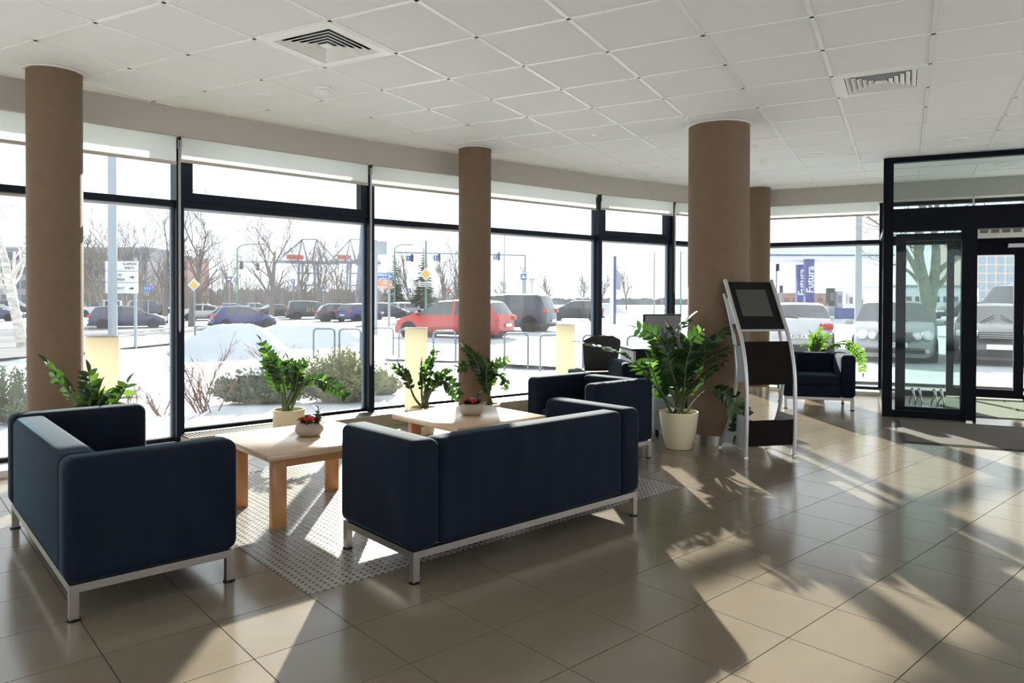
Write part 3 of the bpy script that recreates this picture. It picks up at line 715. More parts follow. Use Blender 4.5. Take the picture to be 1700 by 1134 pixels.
# ---------------------------------------------------------------- potted plants
LEAFM = {}
for key, mt in (('d', LEAF), ('l', LEAFY)):
    me = leafshape(0.095, 0.054, 0.28, 5, 0.12); me.materials.append(mt); LEAFM[key] = me
def plant(name, label, base, pot, stems, seed, key='d', lsize=1.0, group='potted zamioculcas plants', spread=0.10):
    """base: pot centre on the floor, pot: (top radius, bottom radius, height) or None; stems: lists of (px, py, dY)"""
    rnd = random.Random(seed)
    t = thing(name, label, 'plant', base, 0, group)
    rt, rb, h = pot
    MB().lathe([(rb * 0.9, 0), (rb, 0.008), (lerp(rb, rt, 0.55) * 1.03, h * 0.45), (rt, h * 0.93), (rt, h), (rt - 0.012, h), (rt - 0.016, h - 0.04)], 40).build('pot', M['cream'], t, smooth=True)
    MB().lathe([(0.0, h - 0.025), (rt - 0.014, h - 0.03)], 24).build('soil', M['soil'], t)
    for si, st in enumerate(stems):
        pts = []
        a = rnd.uniform(0, 6.28); r0 = rnd.uniform(0.1, 0.5) * rt
        pts.append(Vector((r0 * math.cos(a), r0 * math.sin(a), h - 0.03)))
        for (px, py, dy) in st: pts.append(dep(px, py, base[1] + dy) - Vector(base))
        cv = bez(pts, 7); n = len(cv)
        rad = [lerp(0.013, 0.003, i / (n - 1)) for i in range(n)]
        s = MB().tube(cv, rad, 6).build('stem', M['stem'], t, smooth=True)
        # leaves in two rows along the upper part
        ln = [0.0]
        for i in range(1, n): ln.append(ln[-1] + (cv[i] - cv[i - 1]).length)
        tot = ln[-1]; gap = 0.042 * lsize; start = tot * rnd.uniform(0.34, 0.44); k = 0; pos = start
        side0 = Vector((rnd.uniform(-1, 1), rnd.uniform(-0.5, 0.5), rnd.uniform(-0.2, 0.2)))
        while pos < tot - 0.005:
            i = max(j for j in range(n) if ln[j] <= pos); i = min(i, n - 2)
            p_ = cv[i] + (cv[i + 1] - cv[i]) * ((pos - ln[i]) / max(1e-6, ln[i + 1] - ln[i])); d = (cv[i + 1] - cv[i]).normalized()
            sd = d.cross(side0 if abs(d.dot(side0.normalized())) < 0.95 else Vector((0, 1, 0))).normalized(); sd = d.cross(sd).normalized()
            frac = (pos - start) / max(0.01, tot - start); sz = lsize * (0.75 + 0.45 * math.sin(math.pi * min(1, frac * 0.9 + 0.12))) * rnd.uniform(0.85, 1.1)
            for sg in (1, -1):
                dd = (d * rnd.uniform(0.45, 0.75) + sd * sg + Vector((0, 0, rnd.uniform(-0.1, 0.25)))).normalized()
                o = inst('leaf', LEAFM[key if rnd.random() < 0.93 else 'l'], s)
                o.matrix_local = Matrix.Translation(p_) @ aim(dd, (d.cross(sd) * (1 if d.cross(sd).z > 0 else -1) + Vector((0, 0, 0.4))), rnd.uniform(-0.5, 0.5)) @ Matrix.Scale(sz, 4)
            pos += gap * rnd.uniform(0.85, 1.2)
        o = inst('leaf', LEAFM[key], s); o.matrix_local = Matrix.Translation(cv[-1]) @ aim((cv[-1] - cv[-2])) @ Matrix.Scale(lsize, 4)
    return t
b = gnd(1130, 747); b = Vector((b.x, b.y + 0.08, 0))
plant('potted_plant', 'big bushy dark green plant in a cream pot before the thick column', b, (0.17, 0.115, 0.325), [
    [(1088, 640, -0.05), (1040, 592, -0.1), (968, 570, -0.1)], [(1108, 600, -0.08), (1090, 560, -0.1), (1058, 545, -0.1)], [(1118, 610, 0.0), (1122, 560, 0), (1143, 531, 0)],
    [(1130, 610, -0.1), (1138, 575, -0.12), (1168, 548, -0.12)], [(1142, 640, 0.0), (1160, 590, -0.05), (1212, 546, -0.1)], [(1145, 640, -0.1), (1170, 600, -0.15), (1222, 576, -0.2)],
    [(1152, 668, -0.1), (1178, 647, -0.18), (1212, 660, -0.22), (1230, 690, -0.24), (1222, 722, -0.24)], [(1110, 640, 0.05), (1098, 590, 0.08), (1083, 562, 0.08)], [(1122, 640, -0.14), (1110, 600, -0.2), (1102, 575, -0.22)],
    [(1136, 640, -0.16), (1140, 600, -0.2), (1150, 570, -0.22)], [(1100, 655, -0.12), (1085, 620, -0.18), (1078, 598, -0.2)], [(1148, 650, -0.12), (1172, 622, -0.18), (1196, 606, -0.2)], [(1126, 640, 0.1), (1128, 585, 0.14), (1112, 548, 0.16)]], 11, lsize=1.12)
b = gnd(476, 736); b = Vector((b.x, b.y + 0.06, 0))
plant('potted_plant', 'green plant in a cream pot behind the left coffee table', b, (0.142, 0.125, 0.30), [
    [(466, 640, 0), (452, 600, 0), (433, 566, 0)], [(458, 640, 0.05), (448, 610, 0.05), (438, 596, 0.05)], [(471, 640, -0.05), (466, 612, -0.05), (470, 598, -0.05)], [(486, 640, 0), (484, 612, 0), (478, 596, 0)],
    [(491, 645, 0), (496, 615, 0), (507, 598, 0)], [(498, 648, -0.04), (516, 630, -0.05), (545, 638, -0.05), (577, 660, -0.05)], [(492, 650, 0.04), (505, 630, 0.05), (530, 632, 0.05)]], 12, lsize=0.85)
b = gnd(702, 722); b = Vector((b.x, b.y + 0.06, 0))
plant('potted_plant', 'plant with a leafy bent stem in front of the middle tube lamp', b, (0.13, 0.10, 0.26), [
    [(688, 660, 0), (676, 630, 0), (662, 612, 0), (640, 603, 0)], [(700, 650, 0), (705, 620, 0), (722, 585, 0)], [(708, 655, -0.05), (715, 620, -0.06), (718, 596, -0.06)], [(712, 650, 0.05), (730, 625, 0.05), (748, 612, 0.05)],
    [(716, 650, 0), (732, 632, -0.03), (750, 642, -0.03), (763, 664, -0.03)], [(706, 645, -0.08), (700, 620, -0.08), (700, 605, -0.08)]], 13, lsize=0.9)
b = Vector((COL2.x + 0.16, COL2.y - 0.40, 0))
plant('potted_plant', 'fern-like plant in a cream pot at the foot of the slim column', b, (0.125, 0.10, 0.25), [
    [(800, 630, -0.05), (790, 598, -0.05), (770, 576, -0.05)], [(806, 640, 0), (800, 615, 0), (785, 606, 0), (760, 612, 0)], [(815, 640, 0), (820, 610, 0), (843, 597, 0)], [(812, 640, 0.03), (822, 622, 0.03), (838, 628, 0.03), (836, 646, 0.03)], [(808, 640, -0.06), (808, 615, -0.06), (815, 600, -0.06)]], 14, lsize=0.85)
b = Vector((gnd(150, 800).x + 0.25, 4.72, 0))
plant('potted_plant', 'plant peeking over the back of the left sofa', b, (0.14, 0.11, 0.28), [
    [(140, 690, 0), (118, 655, 0), (98, 630, 0), (78, 604, 0)], [(150, 690, 0), (150, 650, 0), (147, 618, 0)], [(160, 690, 0), (168, 660, 0), (186, 650, 0)], [(170, 690, 0), (195, 665, 0), (205, 650, 0), (212, 636, 0)], [(156, 690, 0.05), (158, 670, 0.05), (165, 645, 0.05)]], 15, lsize=0.95)
b = Vector((dep(1352, 640, 9.55).x, 9.55, 0))
plant('potted_plant', 'light green sunlit plant behind the single armchair', b, (0.15, 0.12, 0.32), [
    [(1348, 590, 0), (1342, 575, 0), (1330, 572, 0)], [(1352, 585, 0), (1358, 560, 0), (1363, 545, 0)], [(1356, 590, 0), (1366, 568, 0), (1378, 556, 0)], [(1360, 590, 0), (1385, 575, -0.1), (1405, 572, -0.15), (1428, 590, -0.15), (1432, 618, -0.15)], [(1350, 585, 0.05), (1350, 565, 0.05), (1346, 555, 0.05)], [(1358, 590, 0), (1378, 575, -0.05), (1402, 566, -0.05)]], 16, key='l', lsize=0.85)

# ---------------------------------------------------------------- tube lamps along the window
for px, py, Y, lab in ((170, 558.5, 5.72, 'cream tube lamp by the window behind the left column'), (691, 544, 7.72, 'cream tube lamp on the convector left of the slim column'), (939, 538.5, 8.98, 'cream tube lamp by the window right of the slim column')):
    c = dep(px, py, Y); z0 = 0.05 if px < 200 else 0.115
    t = thing('tube_lamp', lab, 'lamp', (c.x, c.y, z0), 0, 'cream tube lamps along the windows'); h = c.z - z0
    MB().lathe([(0.12, 0.015), (0.12, h)], 48).build('shade', TUBE, t, smooth=True)
    sh = t.children[0]; bm = bmesh.new(); bm.from_mesh(sh.data); bmesh.ops.delete(bm, geom=[f for f in bm.faces if len(f.verts) > 8], context='FACES_ONLY'); bm.to_mesh(sh.data); bm.free()
    MB().lathe([(0.121, h - 0.008), (0.121, h + 0.001), (0.117, h + 0.001), (0.117, h - 0.008)], 48).build('rim', M['ledge'], t, smooth=True)
    MB().lathe([(0.118, 0), (0.118, 0.015), (0.0, 0.016)], 32).build('base', M['ledge'], t)

# ---------------------------------------------------------------- information stand
k0, k1 = XY(gnd(1238, 760)), XY(gnd(1318, 756)); kw = (k1 - k0); KW = kw.length; kx = kw.normalized(); ky = Vector((-kx.y, kx.x))
st = thing('information_stand', 'curved silver information stand with a dark screen and brown panels', 'info stand', (k0.x, k0.y, 0), math.atan2(kx.y, kx.x))
front = [(0.0, 0.0), (-0.012, 0.3), (0.0, 0.66), (0.07, 0.94), (0.175, 1.14), (0.36, 1.468)]
rear = [(0.44, 0.0), (0.245, 0.29), (0.172, 0.55), (0.15, 0.72), (0.2, 0.96), (0.3, 1.21), (0.372, 1.345)]
def kcurve(prof): return bez([(0, y, z) for y, z in prof], 8)
fc, rc = kcurve(front), kcurve(rear)
def ky_at(cv, z):
    for a, b in zip(cv, cv[1:]):
        if a.z <= z <= b.z: return lerp(a.y, b.y, (z - a.z) / max(1e-6, b.z - a.z))
    return cv[-1].y
for x, nm in ((0.0, 'l'), (KW, 'r')):
    sgn = 1
    MB().tube([(x, p.y, p.z + 0.012) for p in fc], 0.017, 10).build('front_tube', M['silverp'], st, smooth=True)
    MB().tube([(x, p.y, p.z + 0.012) for p in rc], 0.015, 10).build('rear_tube', M['silverp'], st, smooth=True)
    for y in (0.0, 0.44): MB().lathe([(0.02, 0), (0.02, 0.008), (0.009, 0.01), (0.009, 0.03)], 14, (x, y, 0)).build('foot', M['chrome'], st)
def kpanel(name, z0, z1, mt, off=0.0, x0=0.015, x1=None, th=0.012, n=6):
    x1 = KW - 0.015 if x1 is None else x1; mb = MB(); vs = []
    for i in range(n + 1):
        z = lerp(z0, z1, i / n); y = ky_at(fc, z) + off
        vs += [(x0, y, z), (x1, y, z), (x1, y + th, z), (x0, y + th, z)]
    fs = [(0, 1, 2, 3), (n * 4 + 3, n * 4 + 2, n * 4 + 1, n * 4)]
    for i in range(n):
        for e in range(4): fs.append((i * 4 + e, i * 4 + (e + 1) % 4, (i + 1) * 4 + (e + 1) % 4, (i + 1) * 4 + e))
    return mb.add(vs, fs).build(name, mt, st)
hd = kpanel('screen_panel', 1.055, 1.462, M['black'], 0.0)
sc_ = kpanel('display', 1.165, 1.395, M['screen'], -0.003, 0.075, KW - 0.085, 0.005); sc_.parent = hd
kpanel('screen_ledge', 1.04, 1.056, M['silverp'], -0.008, th=0.03, n=1)
kpanel('brochure_panel', 0.60, 0.955, M['brownp'], 0.0)
kpanel('foot_panel', 0.09, 0.305, M['brownp'], 0.0)
def kside(name, x, z0, z1, mt, n=8):
    vs = []; fs = []
    for i in range(n + 1):
        z = lerp(z0, z1, i / n); a, b = sorted((ky_at(fc, z), ky_at(rc, z))); vs += [(x - 0.004, a, z), (x - 0.004, b, z), (x + 0.004, b, z), (x + 0.004, a, z)]
    for i in range(n):
        for e in range(4): fs.append((i * 4 + e, i * 4 + (e + 1) % 4, (i + 1) * 4 + (e + 1) % 4, (i + 1) * 4 + e))
    fs += [(0, 1, 2, 3), (n * 4 + 3, n * 4 + 2, n * 4 + 1, n * 4)]
    MB().add(vs, fs).build(name, mt, st)
for x in (0.0, KW):
    kside('side_panel', x, 0.07, 0.34, M['sidep']); kside('side_panel', x, 0.62, 0.92, M['sidep']); kside('side_panel', x, 1.1, 1.32, M['sidep'])
MB().tube([(0, 0.43, 0.05), (KW, 0.43, 0.05)], 0.008, 8).build('cross_bar', M['silverp'], st)

# ---------------------------------------------------------------- desk corner behind the armchair
# office chair
c = dep(1000, 640, 8.15)
oc = thing('office_chair', 'black mesh office chair by the window behind the armchair', 'chair', (c.x, c.y, 0), math.radians(20))
vs = []; fs = []; n = 8; mcol = 6
for i in range(n + 1):
    s = i / n; z = lerp(0.50, 0.90, s); hw = (0.20 + 0.05 * s) * (1 if s < 0.8 else math.sqrt(max(0.05, 1 - ((s - 0.8) / 0.2) ** 2 * 0.75)))
    for j in range(mcol + 1):
        u_ = j / mcol * 2 - 1; vs.append((hw * u_, 0.05 * u_ * u_ - 0.16 * s * 0.3, z))
for i in range(n):
    for j in range(mcol): a = i * (mcol + 1) + j; fs.append((a, a + 1, a + mcol + 2, a + mcol + 1))
bk = MB().add(vs, fs).build('backrest', M['fabricb'], oc, smooth=True); so = bk.modifiers.new('thick', 'SOLIDIFY'); so.thickness = 0.025
MB().box(-0.24, 0.24, -0.02, 0.44, 0.43, 0.49).build('seat', M['fabricb'], oc, bevel=0.025, seg=3)
MB().tube([(0, 0.2, 0.06), (0, 0.2, 0.43)], 0.028, 12).build('gas_lift', M['black'], oc)
MB().box(-0.03, 0.03, -0.06, 0.15, 0.40, 0.43).build('back_bracket', M['black'], oc)
for k in range(5):
    a = k * 2 * math.pi / 5; lg = MB().tube([(0, 0.2, 0.09), (0.27 * math.cos(a), 0.2 + 0.27 * math.sin(a), 0.065)], [0.024, 0.016], 8).build('base_spoke', M['black'], oc)
    MB().disc((0.27 * math.cos(a), 0.2 + 0.27 * math.sin(a), 0.028), (-math.sin(a), math.cos(a), 0), 0.028, 0.03, 14).build('castor', M['black'], lg)
# desk with a monitor
dp = dep(1100, 600, 8.35)
dk = thing('desk', 'black topped desk with grey side panels beside the thick column', 'desk', (dp.x - 0.35, dp.y, 0), math.radians(8))
MB().box(0, 1.2, 0, 0.6, 0.71, 0.735).build('desktop', M['black'], dk)
for x in (0.02, 1.15): MB().box(x, x + 0.03, 0.03, 0.57, 0, 0.71).build('side_panel', M['sidep'], dk)
MB().box(0.05, 1.15, 0.03, 0.05, 0.25, 0.71).build('modesty_panel', M['black'], dk)
mn = thing('monitor', 'dark computer monitor seen above the big plant', 'monitor', (dp.x + 0.05, dp.y + 0.3, 0.735), math.radians(12))
MB().box(-0.24, 0.24, -0.02, 0.02, 0.09, 0.40).build('housing', M['black'], mn, bevel=0.008); MB().box(-0.225, 0.225, -0.024, -0.02, 0.105, 0.385).build('screen', M['screen'], mn)
MB().box(-0.03, 0.03, 0.0, 0.03, 0.0, 0.12).build('neck', M['black'], mn); MB().box(-0.12, 0.12, -0.07, 0.08, 0.0, 0.012).build('foot', M['black'], mn)
q = dep(1033, 600, 7.35)
sofa('navy velvet armchair between the office chair and the thick column', 'armchair', 'armchair', Vector((q.x, q.y - 0.02)), Vector((math.cos(0.1), math.sin(0.1))), 0.78)
for k, (dx, dy, a, mt) in enumerate(((0.28, 0.10, 0.3, 'signw'), (0.50, 0.08, -0.2, 'ink'), (0.40, 0.12, 0.9, 'signw'))):
    mg = thing('magazine', ['white magazine lying on the back of the far armchair', 'black folder lying on the back of the far armchair', 'second white magazine lying across the far armchair'][k], 'magazine', (q.x + dx, q.y - 0.0 + dy, SH - 0.004 + (0.008 if k == 2 else 0)), a)
    MB().box(-0.10, 0.10, -0.07, 0.07, 0.0, 0.006).build('pages', M[mt], mg); MB().box(-0.102, 0.102, -0.072, 0.072, 0.006, 0.0075).build('cover', M[mt], mg)
q = gnd(1086, 727)
pd = thing('pedestal_cabinet', 'grey rolling pedestal with a white top behind the big plant', 'cabinet', (q.x, q.y + 0.02, 0), math.radians(4))
MB().box(0, 0.30, 0, 0.45, 0.07, 0.455).build('body', M['sidep'], pd, bevel=0.004); MB().box(-0.01, 0.31, -0.01, 0.46, 0.455, 0.475).build('top', M['white'], pd)
for k in range(3): 
    d_ = MB().box(0.008, 0.292, -0.012, 0.0, 0.085 + k * 0.123, 0.2 + k * 0.123).build('drawer', M['sidep'], pd); MB().box(0.1, 0.2, -0.022, -0.012, 0.15 + k * 0.123, 0.16 + k * 0.123).build('handle', M['chrome'], d_)
for x in (0.04, 0.26):
    for y in (0.05, 0.40): MB().disc((x, y, 0.033), (1, 0, 0), 0.033, 0.025, 14).build('castor', M['black'], pd)

# ================================================================ outside
def sst(x): x = max(0.0, min(1.0, x)); return x * x * (3 - 2 * x)
def gz(x, y): return -0.2 - 0.45 * sst((-x - 5) / 13) * sst((y - 16) / 24)
def og(px, py):
    r = ray(px, py); t = 4.0
    while t < 900:
        p = Vector((r.x * t, r.y * t, EYE + r.z * t))
        if p.z <= gz(p.x, p.y): return Vector((p.x, p.y, gz(p.x, p.y)))
        t += 0.05 if t < 80 else 0.5
    p = Vector((r.x * 150, 150, 0)); p.z = gz(p.x, p.y); return p
def od(px, Y):
    r = ray(px, 498); x = r.x / r.y * Y; return Vector((x, Y, gz(x, Y)))
vs = []; fs = []
xs = [-400, -200, -120, -80] + [-60 + 1.2 * k for k in range(88)] + [60, 90, 150, 250, 400]
ys = [-400, -100, -30, -12, 0, 3] + [5 + 0.9 * k for k in range(62)] + [70, 85, 110, 150, 220, 400, 900]
rg = random.Random(3)
out_poly = room_poly(offset(FL, 1.2))
for y in ys:
    for x in xs:
        z = gz(x, y)
        if 6 < y < 45 and not inside(Vector((x, y)), out_poly) and x < 4: z += rg.uniform(-0.05, 0.04)
        vs.append((x, y, z))
nx_ = len(xs)
for j in range(len(ys) - 1):
    for i in range(nx_ - 1): a = j * nx_ + i; fs.append((a, a + 1, a + nx_ + 1, a + nx_))
gr = MB().add(vs, fs).build('ground', M['snow'], smooth=True); tag(gr, 'snow covered ground outside the windows', 'snow ground', kind='structure')
def strip(name, near, far, mt, label, cat, lift=0.05):
    A = [og(*p) for p in near]; B = [og(*p) for p in far]; mb = MB(); n = len(A); mm = 6; vs = []; fs = []
    for i in range(n):
        for j in range(mm + 1):
            p = A[i].lerp(B[i], j / mm); vs.append((p.x, p.y, gz(p.x, p.y) + lift))
    for i in range(n - 1):
        for j in range(mm): a = i * (mm + 1) + j; fs.append((a, a + mm + 1, a + mm + 2, a + 1))
    o = mb.add(vs, fs).build(name, mt); return tag(o, label, cat, kind='structure')
strip('road', [(-160, 612), (0, 599), (130, 589), (270, 574), (380, 560), (470, 551), (620, 541), (780, 533), (950, 527), (1160, 521)], [(-160, 553), (0, 548), (130, 541), (270, 532), (380, 528), (470, 525), (620, 521), (780, 518), (950, 516), (1160, 514)], M['asphalt'], 'wet grey road running past the lobby', 'road')
strip('parking_lot', [(640, 600), (760, 604), (900, 612), (1060, 622), (1240, 632), (1460, 640), (1640, 648), (1900, 660)], [(640, 543), (760, 540), (900, 536), (1060, 533), (1240, 531), (1460, 531), (1640, 531), (1900, 531)], M['lot'], 'trodden snowy parking area to the right', 'parking lot', 0.06)
# paved strip along the facade beside the entrance
pvm = MB()
t5 = (GL[5] - GL[4]).normalized(); n5 = Vector((-t5.y, t5.x))
pvb = thing('pavement', 'grey paved strip outside the entrance', 'pavement', kind='structure')
MB().prism([GL[4] + n5 * 0.13, GL[4] + t5 * 8 + n5 * 0.13, GL[4] + t5 * 8 + n5 * 1.45, GL[4] + n5 * 1.45], -0.5, -0.06).build('paving_bed', M['grout'], pvb)
pav_me = MB().box(0.004, 0.296, 0.004, 0.296, -0.06, -0.045).mesh('paving_stone'); pav_me.materials.append(M['paver']); pa = math.atan2(t5.y, t5.x)
for i in range(22):
    for j in range(4):
        p = GL[4] + t5 * (0.3 * i) + n5 * (0.15 + 0.3 * j + 0.05); inst('paving_stone', pav_me, pvb, (p.x, p.y, 0), pa)
def mound(px, py, rx, ry, h, label, seed):
    c = og(px, py); rnd = random.Random(seed); vs = []; fs = []; n = 28
    for i in range(n + 1):
        for j in range(n + 1):
            x, y = (i / n * 2 - 1), (j / n * 2 - 1); r = math.hypot(x, y); a = math.atan2(y, x)
            k = max(0, 1 - r * (1 + 0.12 * math.sin(3 * a + seed))); hh = sst(k * 1.25) * h + (rnd.uniform(-0.03, 0.03) * h if k > 0 else 0)
            vs.append((x * rx, y * ry, hh - 0.05))
    for i in range(n):
        for j in range(n): a = i * (n + 1) + j; fs.append((a, a + n + 1, a + n + 2, a + 1))
    o = MB().add(vs, fs).build('snow_pile', M['snow'], smooth=True); o.location = c; tag(o, label, 'snow pile', 'ploughed snow piles')
mound(394, 588, 1.95, 1.4, 0.86, 'tall ploughed snow pile in front of the blue hatchback', 1)
mound(520, 572, 3.4, 2.0, 0.75, 'low wide snow pile behind the bicycle racks', 2)
mound(1006, 521, 2.5, 2.0, 1.2, 'snow heap beside the blue and white pylon', 5)

# ---- cars
PROF = {
 'hatch': (4.2, 1.76, 1.50, [(0, .50), (.008, .78), (.03, .96), ('W', .03), (.13, 1.40), (.2, 1.47), (.42, 1.50), (.56, 1.45), ('W', .56), (.74, 1.0), (.8, .95), (.92, .82), (.975, .66), (1, .42)]),
 'wagon': (4.65, 1.78, 1.50, [(0, .48), (.008, .80), (.02, .97), ('W', .02), (.085, 1.40), (.14, 1.46), (.4, 1.50), (.56, 1.45), ('W', .56), (.73, 1.0), (.79, .95), (.92, .82), (.975, .66), (1, .42)]),
 'sedan': (4.55, 1.78, 1.45, [(0, .50), (.008, .85), (.03, .99), (.15, 1.03), ('W', .15), (.29, 1.38), (.4, 1.44), (.52, 1.43), (.58, 1.38), ('W', .58), (.74, .99), (.8, .94), (.92, .80), (.975, .64), (1, .42)]),
 'suv': (4.75, 1.90, 1.80, [(0, .55), (.006, .95), (.02, 1.14), ('W', .02), (.07, 1.68), (.12, 1.76), (.4, 1.80), (.58, 1.74), ('W', .58), (.70, 1.18), (.76, 1.13), (.93, 1.02), (.98, .80), (1, .5)]),
 'van': (4.8, 1.90, 1.82, [(0, .50), (.006, .92), (.012, 1.1), ('W', .012), (.05, 1.70), (.1, 1.79), (.4, 1.82), (.62, 1.74), ('W', .62), (.82, 1.12), (.87, 1.04), (.95, .88), (.985, .66), (1, .42)]),
 'bigvan': (5.4, 2.0, 2.4, [(0, .60), (.004, 1.2), (.01, 1.5), (.02, 2.3), (.05, 2.38), (.5, 2.4), (.70, 2.3), ('W', .70), (.86, 1.38), (.9, 1.25), (.97, 1.05), (.99, .8), (1, .5)]),
}
_carmesh = {}
def car_meshes(kind):
    if kind in _carmesh: return _carmesh[kind]
    L, W, Ht, pr = PROF[kind]; st_ = []; wflag = set()
    for a in pr:
        if a[0] == 'W': wflag.add(a[1])
        else: st_.append(a)
    # pillars: split the roof span
    roof = [p for p in st_ if p[1] > Ht * 0.86]; xr_, xf_ = roof[0][0], roof[-1][0]
    def zat(x):
        for (x0, z0), (x1, z1) in zip(st_, st_[1:]):
            if x0 <= x <= x1: return lerp(z0, z1, (x - x0) / (x1 - x0))
    pil = []
    pos = {'sedan': (0.0, 0.5), 'hatch': (0.0, 0.52), 'wagon': (0.0, 0.30, 0.68), 'suv': (0.0, 0.34, 0.70), 'van': (0.0, 0.34, 0.70), 'bigvan': (0.72,)}[kind]
    for f in pos:
        c_ = lerp(xr_, xf_, f); pil += [(c_ + (0.001 if f == 0 else -0.012)), c_ + (0.05 if f == 0 and kind != 'sedan' else 0.014)]
    xsn = sorted(set([p[0] for p in st_] + [round(x, 4) for x in pil]))
    full = [(x, zat(x), x in wflag) for x in xsn]
    def is_pillar(x0, x1): m__ = (x0 + x1) / 2; return any(pil[i] - 1e-3 <= m__ <= pil[i + 1] + 1e-3 for i in range(0, len(pil), 2))
    belt0 = 0.93 if Ht < 1.6 else (1.12 if Ht < 2 else 1.35); g0 = 0.2 if Ht < 1.6 else 0.28
    rows = []
    for x, z, wf in full:
        wd = W / 2 * (1 - 0.09 * abs(2 * x - 1) ** 9); bl = min(belt0, z - 0.02); k = max(0.0, min(1.0, (z - bl) / (Ht - belt0)))
        ti = lerp(0.965, 0.76 if Ht < 2 else 0.9, k)
        mid = min(g0 + 0.34, (bl + g0) / 2 + 0.08); end = 0.12 if x in (0, 1) else 0
        def bow(y): return -(0.24 * sst((x - 0.80) / 0.15) - 0.09 * sst((0.15 - x) / 0.12)) * (abs(y) / (W / 2)) ** 2.5 if Ht < 2 else 0.0
        rows.append([(x * L - L / 2 + bow(y), s * y, zz) for y, zz, s in ((wd * (0.86 - end), g0, 1), (wd * (0.97 - end / 2), g0 + 0.09, 1), (wd, mid, 1), (wd * 0.965, bl, 1), (wd * ti, bl + (z - bl) * 0.93, 1), (wd * ti * 0.82, z, 1), (0, z + 0.015, 1))])
    body, glass = MB(), MB(); npt = 7
    def ring(r): return r + [(p[0], -p[1], p[2]) for p in r[-2::-1]]
    R = [ring(r) for r in rows]; m_ = len(R[0])
    bv = [p for r in R for p in r]; bf = []; gf = []
    for i in range(len(R) - 1):
        tall = rows[i][6][2] > Ht * 0.86 and rows[i + 1][6][2] > Ht * 0.86
        for e in range(m_ - 1):
            f = (i * m_ + e, (i + 1) * m_ + e, (i + 1) * m_ + e + 1, i * m_ + e + 1)
            seg = e if e < 6 else m_ - 2 - e
            if full[i][2] and seg >= 4: gf.append(f)
            elif seg == 3 and tall and not is_pillar(full[i][0], full[i + 1][0]) and not (kind == 'bigvan' and full[i][0] < 0.5): gf.append(f)
            elif full[i][2] and seg == 3 and full[i][0] > 0.4: gf.append(f)
            else: bf.append(f)
        bf.append((i * m_, i * m_ + m_ - 1, (i + 1) * m_ + m_ - 1, (i + 1) * m_))
    bf.append(tuple(range(m_))); bf.append(tuple(range((len(R) - 1) * m_, len(R) * m_))[::-1])
    def sub(faces):
        mb = MB(); mp = {}
        for f in faces:
            for v in f:
                if v not in mp: mp[v] = len(mb.v); mb.v.append(bv[v])
            mb.f.append(tuple(mp[v] for v in f))
        return mb
    wr = 0.315 if Ht < 1.6 else 0.37
    tyre = MB().lathe([(wr * 0.66, -0.1), (wr * 0.97, -0.1), (wr, -0.07), (wr, 0.07), (wr * 0.97, 0.1), (wr * 0.66, 0.1)], 26)
    tyre.v = [(x, z, y) for x, y, z in tyre.v]
    rim = MB()
    rim.disc((0, 0, 0), (0, 1, 0), wr * 0.64, 0.12, 24)
    spoke = MB()
    for k in range(5):
        a = k * 2 * math.pi / 5 + 0.3; mxx = Matrix.Rotation(-a, 4, 'Y')
        for s in (-1, 1): spoke.box(-wr * 0.09, wr * 0.09, s * 0.06 - 0.015, s * 0.06 + 0.015 + 0.0, 0.0, wr * 0.62, mxx)
    for s in (-1, 1): spoke.disc((0, s * 0.065, 0), (0, 1, 0), wr * 0.17, 0.03, 14)
    ringm = MB()
    for s in (-1, 1): ringm.tube([(wr * 0.62 * math.cos(a), s * 0.07, wr * 0.62 * math.sin(a)) for a in [k * 2 * math.pi / 22 for k in range(23)]], wr * 0.045, 5)
    arch = MB().disc((0, 0, 0), (0, 1, 0), wr * 1.16, 0.1, 26)
    d = dict(L=L, W=W, H=Ht, wr=wr, belt=belt0, g0=g0, body=sub(bf), glass=sub(gf), tyre=tyre.mesh('tyre', True), rim=rim.mesh('rim'), spoke=spoke.mesh('spokes'), ring=ringm.mesh('rim_ring', True), arch=arch.mesh('wheel_arch'))
    d['tyre'].materials.append(M['tyre']); d['rim'].materials.append(M['trimb']); d['spoke'].materials.append(M['rim']); d['ring'].materials.append(M['rim']); d['arch'].materials.append(M['trimb'])
    for key in ('tyre', 'ring', 'rim', 'spoke', 'arch'):
        bm = bmesh.new(); bm.from_mesh(d[key]); bmesh.ops.recalc_face_normals(bm, faces=bm.faces); bm.to_mesh(d[key]); bm.free()
    _carmesh[kind] = d; return d
